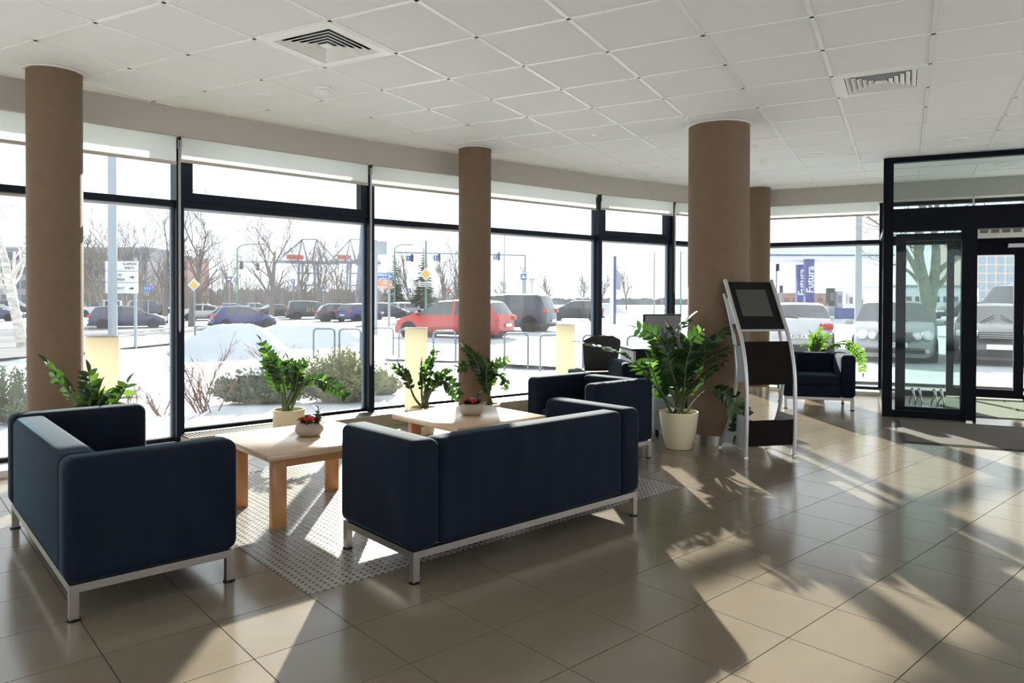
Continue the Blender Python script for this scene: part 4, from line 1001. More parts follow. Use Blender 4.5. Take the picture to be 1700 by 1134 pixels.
def car(label, kind, loc, heading, col, plate=None, snow=False, name='car', detail=True, group='vehicles outside', wide_tail=False, fancy=None, cat='car'):
    d = car_meshes(kind); t = thing(name, label, cat, loc, math.radians(heading), group)
    key = 'car_paint_%.2f_%.2f_%.2f' % col; mt = mat(key, col, 0.3, metal=0.25, coat=0.25)
    b = MB().add(d['body'].v, d['body'].f).build('body', mt, t, smooth=True); g_ = MB().add(d['glass'].v, d['glass'].f).build('windows', M['carglass'], t, smooth=True)
    L, W, Ht = d['L'], d['W'], d['H']
    for x in (0.185 * L - L / 2, 0.815 * L - L / 2):
        for s in (-1, 1):
            inst('wheel_arch', d['arch'], t, (x, s * (W / 2 - 0.044), d['wr']))
            wl = inst('wheel', d['tyre'], t, (x, s * (W / 2 - 0.075), d['wr'])); inst('rim', d['rim'], wl); inst('spokes', d['spoke'], wl, (0, s * 0.012, 0)); inst('rim_ring', d['ring'], wl)
    zt = d['belt'] - 0.1
    for s in (-1, 1):
        if wide_tail:
            MB().box(-L / 2 + 0.02, -L / 2 + 0.32, s * (W / 2 - 0.2) - 0.17, s * (W / 2 - 0.2) + 0.17, zt - 0.09, zt + 0.07).build('tail_light', M['tail'], t, bevel=0.02)
        else:
            MB().box(-L / 2 + 0.0, -L / 2 + 0.22, s * (W / 2 - 0.13) - 0.11, s * (W / 2 - 0.13) + 0.11, zt - 0.10, zt + 0.09).build('tail_light', M['tail'], t, bevel=0.03)
        zl = d['belt'] * 0.72
        if not fancy: MB().box(L / 2 - 0.28, L / 2 - 0.03, s * (W / 2 - 0.30) - 0.2, s * (W / 2 - 0.30) + 0.2, zl - 0.07, zl + 0.08).build('headlight', M['lens'], t, bevel=0.03)
        xm = 0.24 * L * (1 if Ht < 2 else 1.3) - 0.05
        MB().box(xm - 0.06, xm + 0.08, s * (W / 2 + 0.01), s * (W / 2 + 0.19), d['belt'] - 0.02, d['belt'] + 0.11).build('mirror', mt if Ht < 1.7 else M['trimb'], t, bevel=0.03)
        MB().box(-0.30 * L, 0.30 * L, s * (W / 2 - 0.06), s * (W / 2 - 0.02), d['g0'] - 0.02, d['g0'] + 0.07).build('side_skirt', M['trimb'], t)
    MB().box(-L / 2 - 0.03, -L / 2 + 0.12, -W / 2 * 0.8, W / 2 * 0.8, d['g0'], d['g0'] + 0.13).build('rear_bumper', M['trimb'], t, bevel=0.03)
    if not fancy: MB().box(L / 2 - 0.14, L / 2 + 0.015, -W / 2 * 0.45, W / 2 * 0.45, d['g0'] + 0.1, d['g0'] + 0.30).build('grille', M['trimb'], t, bevel=0.02)
    rp = MB().box(-L / 2 - 0.04, -L / 2 - 0.02, -0.26, 0.26, 0.50, 0.61).build('number_plate', M['plate'], t)
    if plate and plate[0] == 'rear': 
        text('plate_text', plate[1], 0.12, M['ink'], rp, (-L / 2 - 0.043, 0, 0.555), (math.pi / 2, 0, -math.pi / 2), xs=1.0)
        MB().box(-L / 2 - 0.043, -L / 2 - 0.02, 0.215, 0.26, 0.50, 0.61).build('plate_band', M['signb'], rp)
    if snow: MB().box(-L * 0.28, L * 0.02, -W * 0.32, W * 0.32, Ht - 0.02, Ht + 0.045).build('roof_snow', M['snow'], t, bevel=0.03)
    if fancy:
        x = L / 2
        if fancy == 'oval':
            for s in (-1, 1):
                for yy, r, zz in ((0.66, 0.12, 0.70), (0.45, 0.09, 0.68)):
                    h_ = MB(); c_ = (x - (0.25 if yy > 0.5 else 0.165), s * yy, zz); h_.disc(c_, (1, s * 0.35, 0.35), r, 0.16, 20); ho = h_.build('headlight', M['lens'], t, smooth=True)
                    MB().disc((c_[0] + 0.06, c_[1], c_[2] + 0.02), (1, s * 0.25, 0.35), r * 0.55, 0.07, 16).build('reflector', M['chrome'], ho, smooth=True)
                MB().disc((x + 0.0 - 0.06, s * 0.66, 0.36), (1, 0, 0), 0.05, 0.06, 14).build('fog_light', M['lens'], t)
            gp = MB().box(x - 0.12, x + 0.0, -0.36, 0.36, 0.58, 0.78).build('grille', M['trimb'], t, bevel=0.02)
            for k in range(4): MB().box(x - 0.02, x + 0.012, -0.35, 0.35, 0.60 + k * 0.047, 0.618 + k * 0.047).build('grille_bar', M['chrome'], gp)
            MB().box(x - 0.08, x + 0.02, -0.62, 0.62, 0.30, 0.39).build('lower_intake', M['trimb'], t, bevel=0.02)
        else:
            for s in (-1, 1):
                MB().box(x - 0.34, x - 0.05, s * 0.62 - 0.22, s * 0.62 + 0.22, 0.72, 0.85).build('headlight', M['lens'], t, bevel=0.035)
                MB().box(x - 0.08, x - 0.005, s * 0.62 - 0.16, s * 0.62 + 0.16, 0.42, 0.48).build('fog_light', M['lens'], t, bevel=0.02)
            gp = MB().box(x - 0.2, x - 0.01, -0.42, 0.42, 0.66, 0.82).build('grille', M['trimb'], t, bevel=0.02)
            for k in range(3): MB().box(x - 0.03, x + 0.002, -0.40, 0.40, 0.69 + k * 0.045, 0.705 + k * 0.045).build('grille_bar', M['chrome'], gp)
            MB().box(x - 0.1, x + 0.01, -0.7, 0.7, 0.27, 0.40).build('lower_intake', M['trimb'], t, bevel=0.02)
        fp = MB().box(x + 0.0, x + 0.02, -0.26, 0.26, 0.44, 0.55).build('number_plate', M['plate'], t)
        if plate: text('plate_text', plate[1], 0.12, M['ink'], fp, (x + 0.022, 0, 0.495), (math.pi / 2, 0, math.pi / 2))
        for s in (-0.35, 0.3): MB().tube([(0.245 * L, s, d['belt'] + 0.075), (0.19 * L, s * 0.2, d['belt'] + 0.24)], 0.012, 6).build('wiper', M['trimb'], t)
    else: MB().tube([(-L * 0.47, 0.0, d['belt'] + 0.1), (-L * 0.455, 0.35, d['belt'] + 0.14)], 0.012, 6).build('wiper', M['trimb'], t)
    return t
def endcar(px, Y, heading, L, front):
    p = od(px, Y); d = Vector((math.cos(math.radians(heading)), math.sin(math.radians(heading)))); c_ = XY(p) + d * L / 2 * (-1 if front else 1); return Vector((c_.x, c_.y, gz(c_.x, c_.y)))
NAVY, BLUE, RED, DARK, BLACKC, SILV, WHITE, GREY = (0.045, 0.055, 0.12), (0.035, 0.05, 0.19), (0.42, 0.035, 0.025), (0.05, 0.06, 0.08), (0.018, 0.022, 0.03), (0.30, 0.32, 0.34), (0.52, 0.53, 0.55), (0.09, 0.09, 0.10)
car('dark blue estate car driving past behind the white direction sign', 'wagon', og(214, 545), 26, NAVY)
car('blue hatchback with a red tail light behind the tall snow pile', 'hatch', og(404, 545), 36, BLUE)
car('red estate car parked behind the slim column', 'wagon', og(752, 562), 158, RED)
car('dark grey off-road vehicle parked behind the red car', 'suv', og(838, 551), 161, DARK)
car('black hatchback with pale wheels right of the off-road vehicle', 'hatch', og(955, 532.5), 172, BLACKC)
car('silver hatchback on the far side of the crossing', 'hatch', od(672, 79), 48, SILV)
car('white car seen from behind next to the information stand', 'sedan', endcar(1326, 19.2, 70, 4.55, False), 70, WHITE, ('rear', 'KCB 6'), wide_tail=True)
car('silver car facing the entrance left of the tree', 'wagon', endcar(1486, 16.6, -116, 4.65, True), -116, SILV, ('front', 'HH  12'), fancy='oval')
car('dark grey car facing the entrance at the right edge', 'sedan', endcar(1662, 15.8, -121, 4.55, True), -121, GREY, None, fancy='slim')
car('blue van with a snowy windscreen behind the dark grey car', 'bigvan', od(1700, 38), -158, (0.03, 0.13, 0.42), snow=True, name='van', cat='van')
car('white pickup-like car parked behind the blue estate car', 'suv', od(168, 78), 205, WHITE)
car('dark off-road vehicle parked right of the white one', 'suv', od(247, 84), 40, DARK)
car('white saloon parked left of the blue hatchback', 'sedan', od(345, 66), 12, WHITE, snow=True)
car('navy saloon parked far behind the white saloon', 'sedan', od(390, 78), 20, NAVY, snow=True)
car('pale saloon parked at the far end of the row', 'sedan', od(428, 91), 15, SILV, snow=True)
car('black saloon waiting at the lights left of the taxi van', 'sedan', og(462, 528), 40, BLACKC)
tv = car('dark taxi van with yellow numbers waiting at the lights', 'van', og(516, 530), 30, DARK, name='van', cat='van')
for dx in (-0.3, 1.0): text('taxi_number', '211', 0.5, M['yellow'], tv, (dx, -0.965, 0.95), (math.pi / 2, 0, 0))
car('dark hatchback waiting right of the taxi van', 'hatch', od(566, 62), 25, BLACKC, snow=True)
car('bright blue hatchback waiting beside the window mullion', 'hatch', od(598, 60), 60, BLUE)
car('dark car beyond the bright blue hatchback, behind the mullion', 'hatch', od(640, 66), 20, BLACKC)
car('dark car at the left picture edge behind the birch', 'hatch', og(-6, 533), 10, NAVY)
car('dark off-road vehicle parked behind the birch', 'suv', od(22, 74), 15, BLACKC)
car('dark car parked far away between the tree and the door post', 'hatch', od(1592, 62), 185, BLACKC)
car('grey car parked far away behind the silver car roof', 'hatch', od(1500, 66), 190, GREY)

# ---- bicycle racks
for k, (px, py, a) in enumerate(((334, 588, 78), (538, 596, 5), (581, 597, 5), (636, 593, 5), (680, 598, 5), (738, 604, 4), (857, 611, 4), (917, 615, 4), (988, 617, 4), (1062, 619, 4))):
    p = og(px, py)
    lab = ['narrow bicycle rack seen end-on beside the snow pile', 'bicycle rack above the olive shrub, first of a pair', 'bicycle rack left of the middle mullion', 'bicycle rack just right of the middle mullion', 'bicycle rack behind the middle tube lamp', 'bicycle rack in front of the red car, left of the slim column', 'bicycle rack right of the slim column', 'bicycle rack left of the right tube lamp', 'bicycle rack behind the office chair', 'bicycle rack behind the navy armchair by the desk'][k]
    t = thing('bicycle_rack', lab, 'bicycle rack', p, math.radians(a), 'bicycle racks in the snow')
    hw, h = 0.26, 0.76; pts = [(-hw, 0, -0.1), (-hw, 0, h - 0.09)] + [(-hw + 0.09 - 0.09 * math.cos(q_), 0, h - 0.09 + 0.09 * math.sin(q_)) for q_ in (0.4, 0.8, 1.2, 1.57)] + [(hw - 0.09 + 0.09 * math.sin(q_), 0, h - 0.09 + 0.09 * math.cos(q_)) for q_ in (0, 0.4, 0.8, 1.2, 1.57)] + [(hw, 0, -0.1)]
    MB().tube(pts, 0.024, 10).build('hoop', M['rackb'], t, smooth=True)
    if k == 0: MB().tube([(-hw, 0, 0.5), (hw, 0, 0.5)], 0.018, 8).build('cross_bar', M['rackb'], t)

# ---- poles and signs
def pole(label, base, h, r, mt, name='lamp_post', cat='pole', group='poles outside', lamp=None, r2=None):
    t = thing(name, label, cat, base, 0, group); MB().tube([(0, 0, -0.3), (0, 0, h)], [r, r2 or r * 0.7], 12).build('shaft', mt, t, smooth=True)
    if lamp:
        dx = lamp; MB().tube(bez([(0, 0, h - 0.05), (dx * 0.3, 0, h + 0.35), (dx, 0, h + 0.45)], 6), r * 0.55, 8).build('arm', mt, t, smooth=True)
        MB().box(min(dx, dx * 1.5), max(dx, dx * 1.5), -0.12, 0.12, h + 0.38, h + 0.5).build('lamp_head', M['galv'], t, bevel=0.03)
    return t
pole('thick galvanised lamp post in front of the white direction sign', od(187, 21.5), 9, 0.125, M['galv'], r2=0.115)
pole('pale lamp post beside the white car at the right', od(1425, 36), 14, 0.17, M['galv'], r2=0.13)
pole('green lamp post left of the middle spruce', od(655, 80), 7.5, 0.09, M['greenp'], lamp=1.4)
pole('green lamp post left of the big bare tree', od(394, 72), 7.0, 0.10, M['greenp'], lamp=1.8)
pole('thin grey pole right of the blue pylon', od(1086, 70), 6.2, 0.08, M['galv'])
pole('green pole seen just left of the thick column', od(1130, 66), 6.0, 0.09, M['greenp'])
pole('thin dark pole right of the slim column', od(837, 60), 7.0, 0.06, M['galv'])
def board(t, name, x0, x1, z0, z1, mt, y=-0.03, th=0.03): return MB().box(x0, x1, y - th / 2, y + th / 2, z0, z1).build(name, mt, t, bevel=0.004, seg=1)
FACE = (math.pi / 2, 0, 0)
def arrow(t, x, z, s, mt, y=-0.05):
    return MB().add([(x + a * s, y, z + b * s) for a, b in ((-.5, -.13), (0, -.13), (0, -.36), (.5, 0), (0, .36), (0, .13), (-.5, .13))] + [(x + a * s, y - 0.004, z + b * s) for a, b in ((-.5, -.13), (0, -.13), (0, -.36), (.5, 0), (0, .36), (0, .13), (-.5, .13))], [tuple(range(7)), tuple(range(7, 14))[::-1]] + [(i, (i + 1) % 7, 7 + (i + 1) % 7, 7 + i) for i in range(7)]).build('arrow', mt, t)
Y = 22.5; p = od(225, Y); sg = thing('direction_sign', 'white direction sign with three panels beside the thick lamp post', 'road sign', p, 0)
px2m = Y / F_PX
MB().tube([(0, 0, -0.3), (0, 0, (498 - 430) * px2m + EYE - p.z)], 0.045, 10).build('post', M['galv'], sg)
zz = lambda py: EYE + (498.5 - py) * px2m - p.z
for y0, y1 in ((436, 452), (453, 471), (472, 489.5)): board(sg, 'panel', -49 * px2m, 5.5 * px2m, zz(y1), zz(y0), M['signw'])
text('panel_text', 'KLAIPEDOS', 5.6 * px2m, M['ink'], sg, (3.6 * px2m, -0.06, zz(440.6)), FACE, 'RIGHT', xs=0.8); text('panel_text', 'SMELTE', 5.6 * px2m, M['ink'], sg, (-0.5 * px2m, -0.06, zz(447.4)), FACE, 'RIGHT', xs=0.85)
text('panel_text', 'EO', 5.6 * px2m, M['ink'], sg, (-24 * px2m, -0.06, zz(459)), FACE, 'CENTER', xs=0.9); text('panel_text', 'PEDA', 5.6 * px2m, M['ink'], sg, (-16 * px2m, -0.06, zz(466.5)), FACE, 'RIGHT', xs=0.9)
text('panel_text', 'SCO"', 5.6 * px2m, M['ink'], sg, (-16 * px2m, -0.06, zz(481)), FACE, 'RIGHT', xs=0.95)
arrow(sg, -4 * px2m, zz(462.5), 8 * px2m, M['ink']); arrow(sg, -5 * px2m, zz(481), 8 * px2m, M['ink'])
# blue and orange direction sign
Y = 38.0; p = od(646, Y); px2m = Y / F_PX; sg = thing('direction_sign', 'blue and orange direction sign right of the middle mullion', 'road sign', p, 0)
MB().tube([(0, 0, -0.3), (0, 0, zz(452))], 0.07, 10).build('post', M['galv'], sg)
board(sg, 'panel', -36 * px2m, 6 * px2m, zz(466.5), zz(453.5), M['signb']); board(sg, 'panel', -36 * px2m, 6 * px2m, zz(480.5), zz(467.5), M['signo'])
for y, s in ((457.5, 'NERIJOS'), (463.5, 'nis parkas')): text('panel_text', s, 5.2 * px2m, M['signw'], sg, (-3 * px2m, -0.06, zz(y)), FACE, 'RIGHT', bold=0.004)
for y, s in ((471.5, 'VOS'), (477.5, 'AZIEJUS')): text('panel_text', s, 5.0 * px2m, M['signw'], sg, (-3 * px2m, -0.06, zz(y)), FACE, 'RIGHT', bold=0.004)
arrow(sg, 2 * px2m, zz(460), 6 * px2m, M['signw']); arrow(sg, 2 * px2m, zz(474), 6 * px2m, M['signw'])
Y = 26.0; p = od(624, Y); px2m = Y / F_PX; sg = thing('road_sign', 'blank grey sign panel above the blue direction sign', 'road sign', p, 0)
MB().tube([(0, 0, -0.3), (0, 0, zz(400))], 0.06, 10).build('post', M['galv'], sg)
MB().box(-3 * px2m, 19 * px2m, -0.11, -0.06, zz(424), zz(402)).build('panel', M['galv'], sg, bevel=0.01)
def diamond(px, py, Y, half, label, poletop=True):
    p = od(px, Y); k = Y / F_PX; t = thing('priority_sign', label, 'road sign', p, 0, 'yellow diamond priority signs'); z = EYE + (498.5 - py) * k - p.z
    if poletop: MB().tube([(0, 0, -0.3), (0, 0, z)], 0.05, 8).build('post', M['galv'], t)
    for r, mt, y in ((half, M['signw'], -0.12), (half * 0.62, M['signy'], -0.14)):
        r *= k; MB().add([(r, y, z), (0, y, z + r), (-r, y, z), (0, y, z - r), (r, y + 0.02, z), (0, y + 0.02, z + r), (-r, y + 0.02, z), (0, y + 0.02, z - r)], [(0, 1, 2, 3), (7, 6, 5, 4), (0, 4, 5, 1), (1, 5, 6, 2), (2, 6, 7, 3), (3, 7, 4, 0)]).build('plate' if mt is M['signw'] else 'yellow_field', mt, t)
    return t, z, k
diamond(323, 475, 44, 10.5, 'yellow diamond priority sign near the snow pile')
t, z, k = diamond(707, 456, 61.6, 11, 'yellow diamond priority sign on a tall green pole', False)
MB().tube([(0, 0, -0.3), (0, 0, 6.6)], [0.11, 0.08], 10).build('pole', M['greenp'], t)
board(t, 'plaque', -12 * k, 12 * k, z - 21 * k, z - 13 * k, M['signw'], -0.14)
for i in range(2): MB().box(-9 * k, 9 * k, -0.17, -0.16, z - (16 + 3 * i) * k, z - (15 + 3 * i) * k).build('plaque_line', M['ink'], t)
def roadsign(kind, px, py, Y, half, label, post=True):
    p = od(px, Y); k = Y / F_PX; t = thing('road_sign', label, 'road sign', p, 0, 'small road signs'); z = EYE + (498.5 - py) * k - p.z; r = half * k
    if post: MB().tube([(0, 0, -0.3), (0, 0, z)], 0.045, 8).build('post', M['galv'], t)
    def tri(s, dn, y, mt, nm):
        q_ = -1 if dn else 1; pts = [(-s, y, z - q_ * s * 0.6), (s, y, z - q_ * s * 0.6), (0, y, z + q_ * s)]
        MB().add(pts + [(a, b_ + 0.02, c_) for a, b_, c_ in pts], [(0, 1, 2), (5, 4, 3), (0, 3, 4, 1), (1, 4, 5, 2), (2, 5, 3, 0)]).build(nm, mt, t)
    if kind == 'yield': tri(r, True, -0.1, M['signr'], 'border'); tri(r * 0.7, True, -0.13, M['signw'], 'field')
    elif kind == 'crossing': board(t, 'panel', -r, r, z - r, z + r, M['signb'], -0.1); tri(r * 0.75, False, -0.14, M['signw'], 'triangle')
    elif kind == 'noentry': MB().disc((0, -0.1, z), (0, 1, 0), r, 0.03, 20).build('disc', M['signr'], t); board(t, 'bar', -r * 0.65, r * 0.65, z - r * 0.18, z + r * 0.18, M['signw'], -0.14)
    elif kind == 'lanes':
        board(t, 'panel', -r * 1.8, r * 1.8, z - r, z + r, M['signb'], -0.1)
        for q_ in (-1, 0, 1): board(t, 'lane_arrow', q_ * r - 0.12 * r, q_ * r + 0.12 * r, z - r * 0.6, z + r * 0.6, M['signw'], -0.14)
    return t
roadsign('yield', 868, 448, 58, 5.5, 'upper white yield sign right of the slim column'); roadsign('crossing', 869, 460, 57.5, 5, 'blue crossing sign under the yield sign right of the slim column')
roadsign('yield', 883, 466, 66, 5, 'lower yield sign further right of the slim column'); roadsign('noentry', 747, 483.5, 80, 3.6, 'round red no entry sign left of the slim column')
roadsign('crossing', 381, 465, 74, 4, 'blue crossing sign by the green lamp post'); roadsign('crossing', 453, 477.5, 70, 3.6, 'blue crossing sign under the big bare tree'); roadsign('crossing', 487, 468, 84, 3.2, 'blue crossing sign right of the big bare tree'); roadsign('crossing', 537, 483, 90, 3, 'small blue crossing sign above the taxi van'); roadsign('crossing', 679, 483, 84, 3, 'small blue crossing sign between the spruces')
roadsign('lanes', 246, 481, 80, 4, 'blue lane sign right of the white direction sign')
def signal(px, py, Y, label, sign=False, post=False):
    p = dep(px, py, Y); t = thing('traffic_light', label, 'traffic light', (p.x, p.y, p.z), 0, 'traffic lights over the crossing'); k = Y / F_PX
    MB().box(-2.2 * k, 2.2 * k, -0.15, 0.15, -6 * k, 6 * k).build('housing', M['trimb'], t, bevel=0.04)
    for q_ in (-1, 0, 1): MB().disc((0, -0.17, q_ * 3.6 * k), (0, 1, 0), 1.4 * k, 0.06, 12).build('lens', M['carglass'], t)
    if post: MB().tube([(0, 0.2, gz(p.x, p.y) - p.z - 0.2), (0, 0.2, 6 * k)], 0.06, 8).build('post', M['galv'], t)
    else: MB().tube([(0, 0, 6 * k), (0, 0, 8 * k)], 0.05, 6).build('hanger', M['galv'], t)
    if sign: MB().box(-9 * k, -2.6 * k, -0.05, 0.0, -5 * k, 4 * k).build('lane_sign', M['signb'], t); MB().box(-6.6 * k, -5.2 * k, -0.07, -0.05, -3 * k, 2.5 * k).build('arrow', M['signw'], t)
for px, py, Yd, lab, sgn in ((401, 441, 72, 'leftmost traffic light beside the green lamp post', False), (428, 443, 72, 'middle of three traffic lights before the bare tree', False), (455, 444, 72, 'rightmost of three traffic lights before the bare tree', False), (684, 428.5, 60, 'traffic light with a blue lane sign left of the green pole', True), (729, 428, 60, 'traffic light with a blue lane sign right of the green pole', True), (828, 426, 60, 'traffic light with a blue lane sign right of the slim column', True)): signal(px, py, Yd, lab, sgn)
ga = thing('signal_gantry', 'horizontal gantry arm carrying the lane signals at the crossing', 'gantry'); a_, b_ = dep(655, 419, 60.1), dep(872, 424, 60.1); MB().tube([a_, b_], 0.06, 8).build('arm', M['galv'], ga); MB().tube([b_, (b_.x, b_.y, -0.3)], 0.08, 8).build('post', M['galv'], ga)
ga = thing('signal_gantry', 'pale gantry arm carrying three lights before the bare tree', 'gantry'); a_, b_ = dep(394, 434, 72.1), dep(474, 436, 72.1); MB().tube([a_, b_], 0.07, 8).build('arm', M['galv'], ga); MB().tube([a_, (a_.x, a_.y, -0.6)], 0.09, 8).build('post', M['galv'], ga)
# pylon with a grey cylinder
p = od(1018, 44); k = 44 / F_PX; t = thing('pylon', 'slim blue and white pylon behind the narrow window', 'pylon', p)
MB().box(-5 * k, 0, -0.12, 0.12, -0.2, 114 * k).build('white_side', M['signw'], t); MB().box(0, 4.5 * k, -0.12, 0.12, -0.2, 114 * k).build('blue_side', M['futura'], t)
dr = dep(1027, 481, 43.4) - p; MB().lathe([(3.6 * k, 0), (3.8 * k, 0.05), (3.8 * k, 24 * k), (3.4 * k, 25 * k), (0, 25 * k)], 20, tuple(dr)).build('drum', M['galv'], t, smooth=True)

# ---- petrol station
Y = 62.0; k = Y / F_PX
def wz(py): return EYE + (498.5 - py) * k
def wx(px): return dep(px, 498, Y).x
gs = thing('station_canopy', 'long white and green petrol station canopy on blue pillars', 'canopy')
MB().box(wx(1180), wx(1478), Y - 0.5, Y + 9, wz(429), wz(424)).build('soffit_band', M['canopyw'], gs); MB().box(wx(1180), wx(1478), Y - 0.7, Y + 9, wz(422.5), wz(409)).build('fascia', M['canopy'], gs)
MB().box(wx(1180), wx(1478), Y - 0.75, Y + 9, wz(424), wz(422.5)).build('blue_stripe', M['futura'], gs); MB().box(wx(1180), wx(1470), Y + 1, Y + 8, wz(434), wz(429)).build('underside', M['canopyw'], gs)
gb0 = gz(wx(1340), Y)
for px, dy, h_ in ((1344.5, 0.0, 429), (1331, 4.5, 431)):
    x = dep(px, 498, Y + dy).x; kk = (Y + dy) / F_PX
    pl = MB().box(x - 7.2 * kk, x + 7.2 * kk, Y + dy, Y + dy + 0.5, gb0 - 0.2, wz(h_)).build('pillar', M['futura'], gs)
    text('pillar_text', 'Futura', 17 * kk, M['signw'], pl, (x + 0.5 * kk, Y + dy - 0.02, EYE + (498.5 - 463 - dy) * kk), (math.pi / 2, -math.pi / 2, 0), bold=0.015)
for px, py0, py1, w_, top, bot, lab in ((1366, 478, 513, 5, 'ink', 'galv', 'dark and grey fuel pump under the canopy'), (1379, 483, 505, 4.5, 'galv', 'signb', 'grey fuel pump with a blue base under the canopy'), (1397, 486, 518, 4, 'signw', 'signb', 'white fuel pump with a blue base left of the pale lamp post'), (1414, 490, 519, 3, 'signw', 'futura', 'slim white fuel pump beside the pale lamp post')):
    x = wx(px); zb = gz(x, Y); t = thing('fuel_pump', lab, 'fuel pump', (x, Y - 1.5, zb), 0, 'fuel pumps'); hh = wz(py0) - zb
    MB().box(-w_ * k, w_ * k, -0.3, 0.3, 0, hh * 0.42).build('base', M[bot], t); MB().box(-w_ * k, w_ * k, -0.3, 0.3, hh * 0.42, hh).build('head', M[top], t); MB().box(-w_ * k * 0.6, w_ * k * 0.6, -0.33, -0.3, hh * 0.6, hh * 0.85).build('display', M['pane'], t)
x = wx(1380); t = thing('blue_bin', 'blue container in front of the fuel pumps', 'container', (x, Y - 3, gz(x, Y)), 0); MB().box(-0.55, 0.55, -0.4, 0.4, 0, 0.85).build('body', M['futura'], t, bevel=0.03); MB().box(-0.58, 0.58, -0.43, 0.43, 0.85, 0.92).build('lid', M['futura'], t)
signal(1291, 444, 50, 'tall traffic light in front of the petrol station canopy', post=True); signal(1297, 480, 58, 'low traffic light left of the petrol station pillars', post=True)

# ---- far buildings
def block(name, label, px0, px1, ytop, Y, depth, mt, rows, cols, wmt, cat='building', ww=0.55, wh=0.55, roof=True, base_py=500):
    k = Y / F_PX; a, b = dep(px0, 498, Y), dep(px1, 498, Y); zt = EYE + (498.5 - ytop) * k; t = thing(name, label, cat, (a.x, Y, 0)); W = b.x - a.x
    MB().box(0, W, 0, depth, -1, zt).build('wall', mt, t)
    if roof: MB().box(-0.3, W + 0.3, -0.3, depth + 0.3, zt, zt + 0.35).build('roof', M['galv'], t)
    cw, ch = W / cols, zt / rows
    for i in range(cols):
        for j in range(rows):
            MB().box((i + 0.5 - ww / 2) * cw, (i + 0.5 + ww / 2) * cw, -0.12, 0.0, (j + 0.5 - wh / 2) * ch, (j + 0.5 + wh / 2) * ch).build('window', wmt, t)
    return t
block('apartment_block', 'long grey apartment block behind the trees at the left', 0, 245, 416, 130, 12, M['block'], 4, 22, M['pane'])
block('apartment_block', 'lower brick coloured block left of the first mullion', 250, 312, 430, 147, 10, M['blockr'], 3, 6, M['pane'])
block('office_tower', 'tall glass and stone tower behind the blue van', 1622, 1700, 380, 150, 15, M['tower'], 9, 5, M['towerg'], ww=0.7, wh=0.75)
block('low_hall', 'low white hall behind the right tree', 1485, 1625, 476, 95, 20, M['canopyw'], 1, 9, M['pane'], wh=0.25)
block('low_hall', 'low brick hall far behind the fuel pumps', 1285, 1480, 487, 210, 20, M['blockr'], 1, 14, M['pane'], wh=0.3)
def crane(label, px, Y, s):
    p = od(px, Y); k = Y / F_PX; t = thing('port_crane', label, 'crane', p, 0, 'port cranes far away'); c_ = M['crane']
    Z = lambda py: EYE + (498.5 - py) * k - p.z
    for x in (-22, -14, 14, 22): MB().tube([(x * k * s, 0, 0), (x * k * s * 0.8, 0, Z(436))], 0.55, 6).build('leg', c_, t)
    MB().tube([(-62 * k * s, 0, Z(436)), (60 * k * s, 0, Z(438))], 0.7, 6).build('boom', c_, t)
    for x in (-12, 16): MB().tube([(x * k * s - 8 * k, 0, Z(436)), (x * k * s, 0, Z(399)), (x * k * s + 9 * k, 0, Z(436))], 0.5, 6).build('a_frame', c_, t)
    MB().tube([(-60 * k * s, 0, Z(436)), (-12 * k * s, 0, Z(399)), (16 * k * s, 0, Z(399)), (58 * k * s, 0, Z(437))], 0.28, 5).build('stay', c_, t)
    MB().box(-40 * k * s, -12 * k * s, -2, 2, Z(432), Z(425)).build('machine_house', M['craner'], t)
    for z_ in (455, 475): MB().tube([(-22 * k * s, 0, Z(z_)), (22 * k * s, 0, Z(z_))], 0.35, 5).build('brace', c_, t)
crane('left port crane with a red machine house behind the bare tree', 512, 300, 0.85)
crane('right port crane with a red machine house beside the middle mullion', 590, 330, 0.7)
p = od(593, 200); k = 200 / F_PX; t = thing('far_mast', 'leaning grey mast just left of the middle mullion', 'mast', p); MB().tube([(0, 0, 0), (1.0, 0, 12), (1.8, 0, 28)], [0.9, 0.8, 0.6], 8).build('mast', M['crane'], t); MB().tube([(0.9, 0, 11), (-3, 0, 14)], 0.3, 6).build('jib', M['crane'], t)

# ---- trees
def grow(seed, h, r0, depth=4, spread=0.55, first=0.3, twigs=4, lean=(0, 0), up=0.35, minr=0.006):
    rnd = random.Random(seed); mb = MB()
    def branch(p, d, l, r, lev):
        n = 5 if lev == 0 else (4 if lev < 3 else 3); pts = [p]; dd = d.copy(); rad = [r]
        for i in range(1, n + 1):
            dd = (dd + Vector((rnd.uniform(-1, 1), rnd.uniform(-1, 1), rnd.uniform(-0.3, 0.6) * up * 2)) * (0.10 + 0.05 * lev)).normalized(); pts.append(pts[-1] + dd * l / n); rad.append(max(minr, r * (1 - 0.62 * i / n)))
        mb.tube(pts, rad, 7 if lev == 0 else (5 if lev == 1 else 3), cap=False)
        if lev >= depth: return
        cnt = twigs + (2 if lev == 0 else 0)
        for k in range(cnt):
            t = lerp(first if lev == 0 else 0.2, 1.0, (k + rnd.random() * 0.8) / cnt); t = min(0.999, t); i = min(n - 1, int(t * n)); f = t * n - i
            q_ = pts[i].lerp(pts[i + 1], f); rr = lerp(rad[i], rad[i + 1], f) * 0.66; bd = (pts[i + 1] - pts[i]).normalized()
            a = rnd.uniform(0, 6.28); ax = bd.orthogonal().normalized(); sd = (Matrix.Rotation(a, 3, bd) @ ax)
            nd = (bd * rnd.uniform(0.75, 1.1) + sd * rnd.uniform(0.7, 1.2) * spread * 1.5 + Vector((0, 0, up * 0.5))).normalized()
            branch(q_, nd, l * rnd.uniform(0.45, 0.68), max(minr, rr), lev + 1)
    branch(Vector((0, 0, -0.2)), Vector((lean[0], lean[1], 1)).normalized(), h * 0.68, r0, 0)
    return mb
